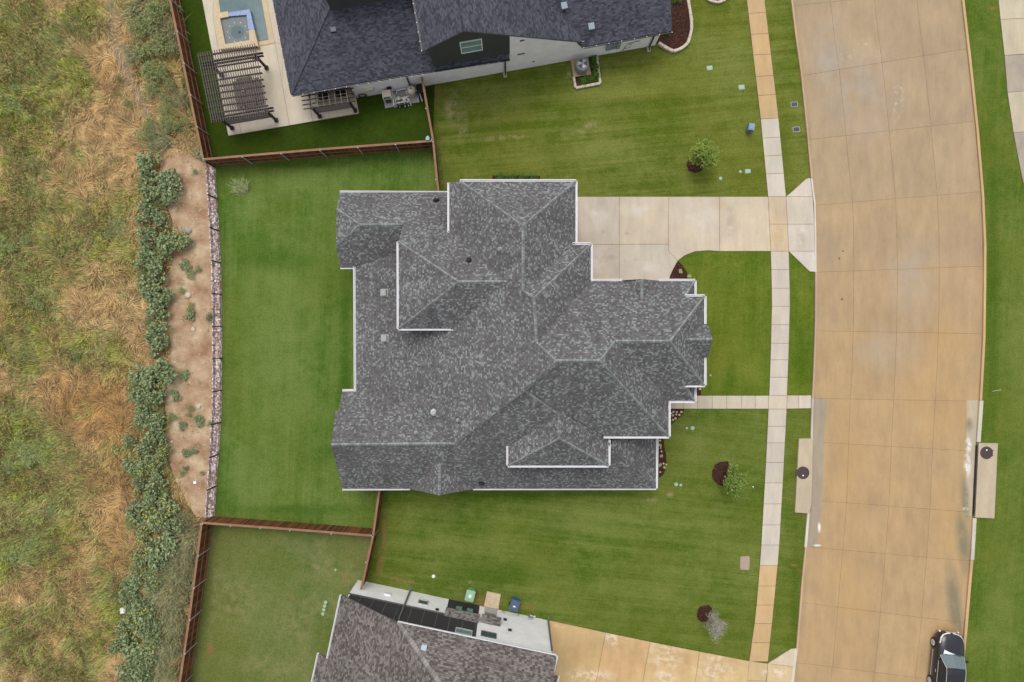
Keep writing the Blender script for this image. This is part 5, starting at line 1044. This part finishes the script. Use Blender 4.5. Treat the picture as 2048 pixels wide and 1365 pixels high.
bin_(941, 1187, 1.0, R(-14+180), 'pale green wheelie bin with a white sticker against the two storey house', plain('bin_green', (.22,.4,.24)), plain('bin_green_lid', (.26,.45,.28)), True)
bin_(1029, 1206, 1.0, R(-20+180), 'blue wheelie bin with a dark lid right of the side door', plain('bin_blue', (.04,.12,.33)), plain('bin_blue_lid', (.07,.1,.17)))
b = MB(); b.prism(WP([(974,1183.5),(1001.5,1189.5),(996.5,1219),(968,1213)], .12), 0, .12); tag(b.build('door_step', plain('tan_step', (.5,.39,.27), .9, var=.2)), 'tan concrete step at the side door between the two bins', 'step')
b = MB(); p = W(1070,1231); b.tube([p+zz*.0, p+zz*.25, p+zz*.25-dS*.35], .03, 8); b.tube([p-dS*.35+zz*0, p-dS*.35+zz*.3], .03, 8); tag(b.build('water_pipe', M['white']), 'low white water pipe at the foot of the two storey house wall', 'pipe')
def lid(px, py, w_, h_, rz, mat, label, cat, group=None, z=.03, name='valve_box_lid'):
    b = MB(); p = W(px, py); b.box(p+zz*z/2, (w_, h_, z), rz); b.box(p+zz*(z+.004), (w_*.82, h_*.8, .012), rz); b.box(p+zz*(z+.01), (w_*.2, h_*.1, .012), rz); return tag(b.build(name, mat), label, cat, group)
G_ = 'irrigation lids on the north lawn'
lid(1419,136.5,.42,.32,R(6),M['lidgreen'],'pale green valve lid on the north lawn nearest the flower bed','valve lid',G_); lid(1483,175,.44,.34,R(6),M['lidgreen'],'pale green valve lid on the north lawn beside the orange sidewalk','valve lid',G_); lid(1495.5,343,.4,.3,R(2),M['lidgreen'],'pale green rectangular valve lid nearest the driveway','valve lid',G_)
def disc(px, py, r, label, mat=None, cat='sprinkler', name='sprinkler_head', group=None):
    b = MB(); p = W(px, py); b.lathe(p, [(r,0),(r,.03),(r*.7,.045),(r*.3,.05)], 14); return tag(b.build(name, mat or M['lidgreen']), label, cat, group)
disc(1441,357.5,.13,'round pale green cap on the lawn just above the driveway'); disc(1480.5,344,.1,'faint round cap left of the lid nearest the driveway')
disc(1373.6,856.7,.09,'smaller pale cap of the pair below the front walk'); disc(1385,856.7,.15,'larger pale cap of the pair below the front walk'); disc(1352.3,969.2,.14,'larger pale cap of the pair near the lower roof corner'); disc(1361.5,970.5,.1,'smaller pale cap of the pair near the lower roof corner'); disc(867,1153,.13,'white round cap alone on the lawn above the two storey house', M['white']); disc(1421,751,.07,'tiny pale cap on the lawn right of the east gutter'); disc(1506,974,.05,'tiny white cap right of the sparse green tree', M['white'])
b = MB(); p = W(1496.5,260); pd = thing('utility_pedestal', 'blue grey utility pedestal standing on the north lawn', 'utility box', p.to_tuple()); b.box(p+zz*.35, (.36,.42,.7), R(-8)); b.build('cabinet', plain('pedestal_blue', (.13,.19,.25)), pd); b = MB(); b.box(p+zz*.72, (.42,.48,.05), R(-8)); b.box(p+zz*.76, (.3,.36,.04), R(-8)); b.build('lid', plain('pedestal_lid', (.2,.28,.36)), pd)
def meterbox(px, py, label):
    p = W(px, py); t_ = thing('meter_box', label, 'meter box', p.to_tuple(), 'water meter boxes on the kerb strip'); b = MB(); b.box(p+zz*.02, (.5,.38,.04), R(4)); b.build('frame', plain('meter_frame', (.35,.34,.34)), t_); b = MB(); b.box(p+zz*.03, (.42,.3,.04), R(4)); b.lathe(p+zz*.05, [(.05,0),(.04,.01)], 10); b.build('lid', plain('meter_lid', (.06,.06,.075)), t_)
meterbox(1588,209.5,'upper dark meter box on the grass beside the road'); meterbox(1592.5,259.5,'lower dark meter box on the grass beside the road')
b = MB(); P = WP([(1481,1113),(1497,1112.5),(1499,1115),(1498.5,1138),(1496,1140),(1481,1139.5),(1479.5,1137),(1480,1115)]); b.prism(P, 0, .05); b.prism(inset(P, .06), .05, .07); tag(b.build('utility_vault_lid', plain('pinkish_lid', (.34,.26,.21), .9)), 'beige rectangular vault lid on the south lawn by the sidewalk', 'vault lid')
b = MB(); p = W(250.5,1218.5); b.box(p+zz*.15, (.36,.36,.3), R(3)); b.box(p+zz*.31, (.4,.4,.03), R(3)); b.box(p+zz*.34, (.14,.14,.05), R(3)); tag(b.build('utility_box', M['white']), 'white square box among the weeds in the field', 'utility box')
for i, (x, y) in enumerate(((652,1204),(650,1211.5),(648.5,1219),(646.5,1227))):
    b = MB(); b.lathe(W(x,y), [(.12,0),(.13,.12),(.09,.14)], 12); tag(b.build('pale_disc', plain('pale_cap', (.3,.4,.27))), f'pale green round disc, {ORD[i]} of the short row by the brown roof', 'stepping stone', 'short row of pale round discs')  # row of pale green discs, their use unknown
disc(671,1140,.08,'pale cap on the thin lawn near the fence gate')
def rock(px, py, r, label, seed):
    rs = random.Random(seed); b = MB(); c = W(px, py); n = 9; rings = []
    for rr, z in ((1,0),(.95,.35),(.6,.6)): rings.append([c+Vector((r*rr*rs.uniform(.75,1.1)*math.cos(2*math.pi*k/n), r*rr*rs.uniform(.75,1.1)*math.sin(2*math.pi*k/n), r*z)) for k in range(n)])
    for i in range(2):
        for k in range(n): b.face([rings[i][k], rings[i][(k+1)%n], rings[i+1][(k+1)%n], rings[i+1][k]])
    b.face(rings[-1]); return tag(b.build('rock', M['rock']), label, 'rock', 'pale rocks on the bare dirt')
RK_ = [(343,351,.22,'pale tan rock at the top of the dirt strip'),(383,335,.1,'small pale rock near the upper fence corner'),(381,396,.11,'small pale rock in the upper dirt strip'),(377,590,.26,'large cream rock halfway down the dirt strip'),(387,659,.18,'round cream rock below the large one on the dirt'),(398,813,.2,'pink pale rock beside the iron fence'),(391,899,.13,'pale rock in the lower dirt strip'),(350,725,.1,'small pale rock at the left edge of the dirt'),(344,884,.12,'pale rock against the lower bushes'),(380,766,.09,'small pale rock below the middle bushes'),(356,962,.18,'flat pale rock at the edge of the lower bushes'),(357,980-20,.08,'tiny pale rock next to the flat one')]
for i, (x, y, r, l) in enumerate(RK_): rock(x, y, r, l, i)
rock(376,461,.3,'grey concrete lump by the flowering bush on the dirt', 90).data.materials[0] = plain('grey_lump', (.33,.32,.29), .9)
b = MB(); b.box(W(391,965)+zz*.06, (.22,.2,.12), .2); tag(b.build('paver', M['white']), 'white square block lying on the lower dirt', 'block')
# storm drains
def drain(pts, lidxy, label, hole, throat):
    P = WP(pts); c = sum(P, Vector())/len(P); t_ = thing('storm_drain', label, 'storm drain', c.to_tuple(), 'storm drain inlets beside the road'); b = MB(); b.c = (.44,.375,.285); b.prism(P, 0, .2); b.build('slab', M['concrete'], t_)
    p = W(*lidxy, .2); b = MB(); b.lathe(Vector((p.x,p.y,.2)), [(.46,0),(.46,.02),(.42,.025),(.3,.022)], 30)
    for a in (R(160),R(200)) if hole[0] > 0 else (R(20),R(-25)): b.box(Vector((p.x+.46*math.cos(a), p.y+.46*math.sin(a), .21)), (.14,.07,.03), a)
    o = b.build('manhole_cover', M['manhole'], t_); b = MB(); b.lathe(Vector((p.x+hole[0]*.0, p.y+hole[1], .226)), [(.06,0),(.05,.008)], 10); b.build('pick_hole', M['white'], o)
    b = MB(); q = WP(throat); b.bar(q[0]+zz*.1, q[1]+zz*.1, .06, .15); b.build('opening', M['black'], t_)
drain([(1596,877),(1623.5,877),(1620.5,1004),(1616,1026),(1588,1024)], (1606,946), 'storm drain slab with a round iron cover on the house side of the road', (.1,-.2), [(1623,880),(1617.5,1022)])
drain([(1954,886),(1992,886.5),(1985,1036),(1947,1034)], (1973,906), 'storm drain slab with a round iron cover on the far side of the road', (-.1,.2), [(1951,890),(1944.5,1030)])
b = MB(); b.bar(W(1985,783)+zz*.02, W(2002,780)+zz*.02, .03, .03); tag(b.build('stick', M['rock']), 'thin yellow stick on the far roadside lawn', 'stick')

# ------------------------------------------------------------------ parked car
cc = Vector((31.7, -21.05, .03)); ca = R(-5.5)
car = thing('parked_car', 'black car with a pale windscreen parked at the kerb in the lower right corner', 'car', cc.to_tuple())
CM = Matrix.Translation(cc) @ Matrix.Rotation(ca, 4, 'Z')       # car runs along -y from its nose
t = NT('black_car_paint', .3, .5); t.color((.012,.013,.017)); t.b.inputs['Coat Weight'].default_value = .3; t.b.inputs['Coat Roughness'].default_value = .06; M['paint'] = t.m
t = NT('car_glass', .05, .9); t.color((.1,.14,.14)); M['cglass'] = t.m
t = NT('dark_car_glass', .06, .8); t.color((.01,.012,.016)); M['dglass'] = t.m
M['chrome'] = plain('chrome', (.75,.76,.78), .2, .5, metal=.7, var=.02); M['lamp'] = plain('lamp_lens', (.75,.72,.7), .15, .7, var=.05); M['tyre'] = plain('tyre_rubber', (.02,.02,.022), .9)
secs = [(.0,.30,.42,.66,.25),(-.05,.52,.34,.74,.45),(-.14,.70,.29,.80,.6),(-.3,.84,.27,.87,.73),(-.6,.94,.25,.95,.83),(-1.1,.97,.25,1.02,.87),(-1.55,.97,.25,1.06,.88),(-2.2,.97,.25,1.07,.88),(-3.4,.97,.25,1.07,.88),(-4.1,.96,.28,1.05,.86),(-4.55,.88,.34,.98,.78),(-4.7,.74,.45,.85,.66)]
def ringf(y, hw, zb, zt, tw): return [(-hw*.92,zb),(-hw,zb+.18),(-hw*1.0,(zb+zt)*.55),(-hw*.97,zt-.16),(-tw,zt-.03),(-tw*.5,zt+.012),(0,zt+.02),(tw*.5,zt+.012),(tw,zt-.03),(hw*.97,zt-.16),(hw*1.0,(zb+zt)*.55),(hw,zb+.18),(hw*.92,zb)]
b = MB(); RG = [[CM @ Vector((x, s[0], z)) for x, z in ringf(*s)] for s in secs]
for i in range(len(RG)-1):
    for k in range(12): b.face([RG[i][k], RG[i][k+1], RG[i+1][k+1], RG[i+1][k]])
    b.face([RG[i][12], RG[i][0], RG[i+1][0], RG[i+1][12]])
b.face(RG[0]); b.face(RG[-1][::-1])
me_o = b.build('body', M['paint'], car, True)
import bmesh
bm = bmesh.new(); bm.from_mesh(me_o.data); bmesh.ops.remove_doubles(bm, verts=bm.verts, dist=.001); bmesh.ops.recalc_face_normals(bm, faces=bm.faces); bm.to_mesh(me_o.data); bm.free()
b = MB(); sa = [(-1.5,.80,1.03),(-2.2,.66,1.60),(-2.6,.66,1.66),(-3.6,.64,1.66),(-4.1,.6,1.6),(-4.6,.72,1.0)]
rr_ = Roof.__new__(Roof)
top = [(s[0], s[1], s[2]) for s in sa]
for (y0, w0, z0), (y1, w1, z1) in list(zip(top, top[1:]))[1:4]:
    for xa, xb, da, db in ((-1,-.5,-.035,.0),(-.5,.5,0,0),(.5,1,.0,-.035)):
        b.face([CM @ Vector((xa*w0, y0, z0+da)), CM @ Vector((xb*w0, y0, z0+db)), CM @ Vector((xb*w1, y1, z1+db)), CM @ Vector((xa*w1, y1, z1+da))][::-1])
b.build('roof', M['paint'], car, True)
b = MB(); b.face([CM @ Vector(q) for q in ((-.84,-1.5,1.03),(-.66,-2.2,1.57),(0,-2.16,1.62),(0,-1.36,1.06))]); b.face([CM @ Vector(q) for q in ((0,-1.36,1.06),(0,-2.16,1.62),(.66,-2.2,1.57),(.84,-1.5,1.03))]); b.build('windscreen', M['cglass'], car)
b = MB(); b.face([CM @ Vector(q) for q in ((-.57,-4.1,1.58),(.57,-4.1,1.58),(.72,-4.6,1.0),(-.72,-4.6,1.0))]); b.build('rear_window', M['dglass'], car)
for sx in (-1, 1):
    b = MB(); b.face([CM @ Vector((sx*x, y, z)) for x, y, z in ((.9,-1.5,1.0),(.665,-2.2,1.56),(.665,-2.6,1.62),(.645,-3.6,1.62),(.575,-4.1,1.56),(.8,-4.6,.98),(.88,-3.4,1.02))]); b.build('side_window', M['dglass'], car)
    b = MB(); b.tube([CM @ Vector((sx*x, y, z)) for x, y, z in ((.87,-1.55,1.03),(.685,-2.22,1.6),(.68,-2.6,1.655),(.665,-3.6,1.65),(.63,-4.05,1.59))], .018, 6); b.build('roof_rail', M['chrome'], car)
    b = MB(); b.tube([CM @ Vector((sx*x, y, z)) for x, y, z in ((.93,-1.75,1.03),(.94,-2.6,1.04),(.94,-3.6,1.05),(.89,-4.3,1.04))], .02, 6); b.build('window_trim', M['chrome'], car)
    b = MB(); b.tube([CM @ Vector((sx*x, y, z)) for x, y, z in ((.985,-1.4,.38),(.99,-2.4,.37),(.985,-3.3,.38))], .022, 6); b.build('sill_trim', M['chrome'], car)
    b = MB(); pts = [(.1,-.03,.72),(.4,-.07,.73),(.62,-.16,.77),(.8,-.36,.83),(.9,-.75,.9),(.875,-.75,.94),(.77,-.38,.865),(.6,-.2,.81),(.39,-.11,.77),(.1,-.07,.75)]; A = [CM @ Vector((sx*x, y+.02, z+.03)) for x, y, z in pts]; b.face(A); b.face([p-zz*.08 for p in A[::-1]])
    for i in range(len(A)): j = (i+1) % len(A); b.face([A[i], A[i]-zz*.08, A[j]-zz*.08, A[j]])
    b.build('headlight', M['lamp'], car)
    b = MB(); b.tube([CM @ Vector((sx*.66,-.06,.45)), CM @ Vector((sx*.68,.0,.45))], .07, 12); b.build('fog_light', M['lamp'], car)
    b = MB(); b.box(None, (.2,.14,.15), M=CM @ Matrix.Translation((sx*1.07,-1.85,1.05))); b.box(None, (.14,.05,.05), M=CM @ Matrix.Translation((sx*.94,-1.85,1.02))); b.build('mirror', M['paint'], car)
    b = MB(); b.box(None, (.025,.2,.035), M=CM @ Matrix.Translation((sx*.98,-2.75,.86))); b.build('door_handle', M['chrome'], car)
    for y in (-.95,-3.72):
        wh = bpy.data.objects.new('wheel', None); COL.objects.link(wh); wh.parent = car; wc = CM @ Vector((sx*.9, y, .33)); wh.location = wc-cc; ax = CM.to_3x3() @ Vector((sx,0,0))
        def wb(name, f, mat):
            b = MB(); f(b); o = b.build(name, mat); o.parent = wh; o.matrix_parent_inverse = Matrix.Translation(-(cc+wh.location)); return o
        wb('tyre', lambda b: b.tube([wc-ax*.1, wc-ax*.06, wc+ax*.08, wc+ax*.105], [.3,.335,.335,.3], 24), M['tyre'])
        def rim(b):
            b.tube([wc+ax*.085, wc+ax*.11], [.22,.235], 20)
            for k in range(5):
                a = 2*math.pi*k/5; u = CM.to_3x3() @ Vector((0, math.cos(a), math.sin(a))); b.bar(wc+ax*.115, wc+ax*.115+u*.2, .05, .03, up=ax)
        wb('rim', rim, M['galv'])
b = MB(); b.bar(CM @ Vector((-.35,.0,.62)), CM @ Vector((.35,.0,.62)), .05, .12); b.build('front_grille', M['chrome'], car)
b = MB()
for x0, x1 in ((-.55,.05),(.05,.6)): b.bar(CM @ Vector((x0,-1.42,1.085)), CM @ Vector((x1,-1.52,1.11)), .025, .02)
b.build('wiper', M['black'], car)
b = MB(); A = [CM @ Vector(q) for q in ((-.62,-1.12,1.075),(-.2,-1.28,1.105),(.18,-1.38,1.1),(-.2,-1.41,1.1),(-.66,-1.44,1.075))]; b.face(A); b.face([p-zz*.012 for p in A[::-1]])
for i in range(5): j = (i+1) % 5; b.face([A[i], A[i]-zz*.012, A[j]-zz*.012, A[j]])
tag(b.build('white_patch', M['white']), 'flat white patch on the black car below its windscreen', 'car_patch')  # thin white patch on the body below the windscreen
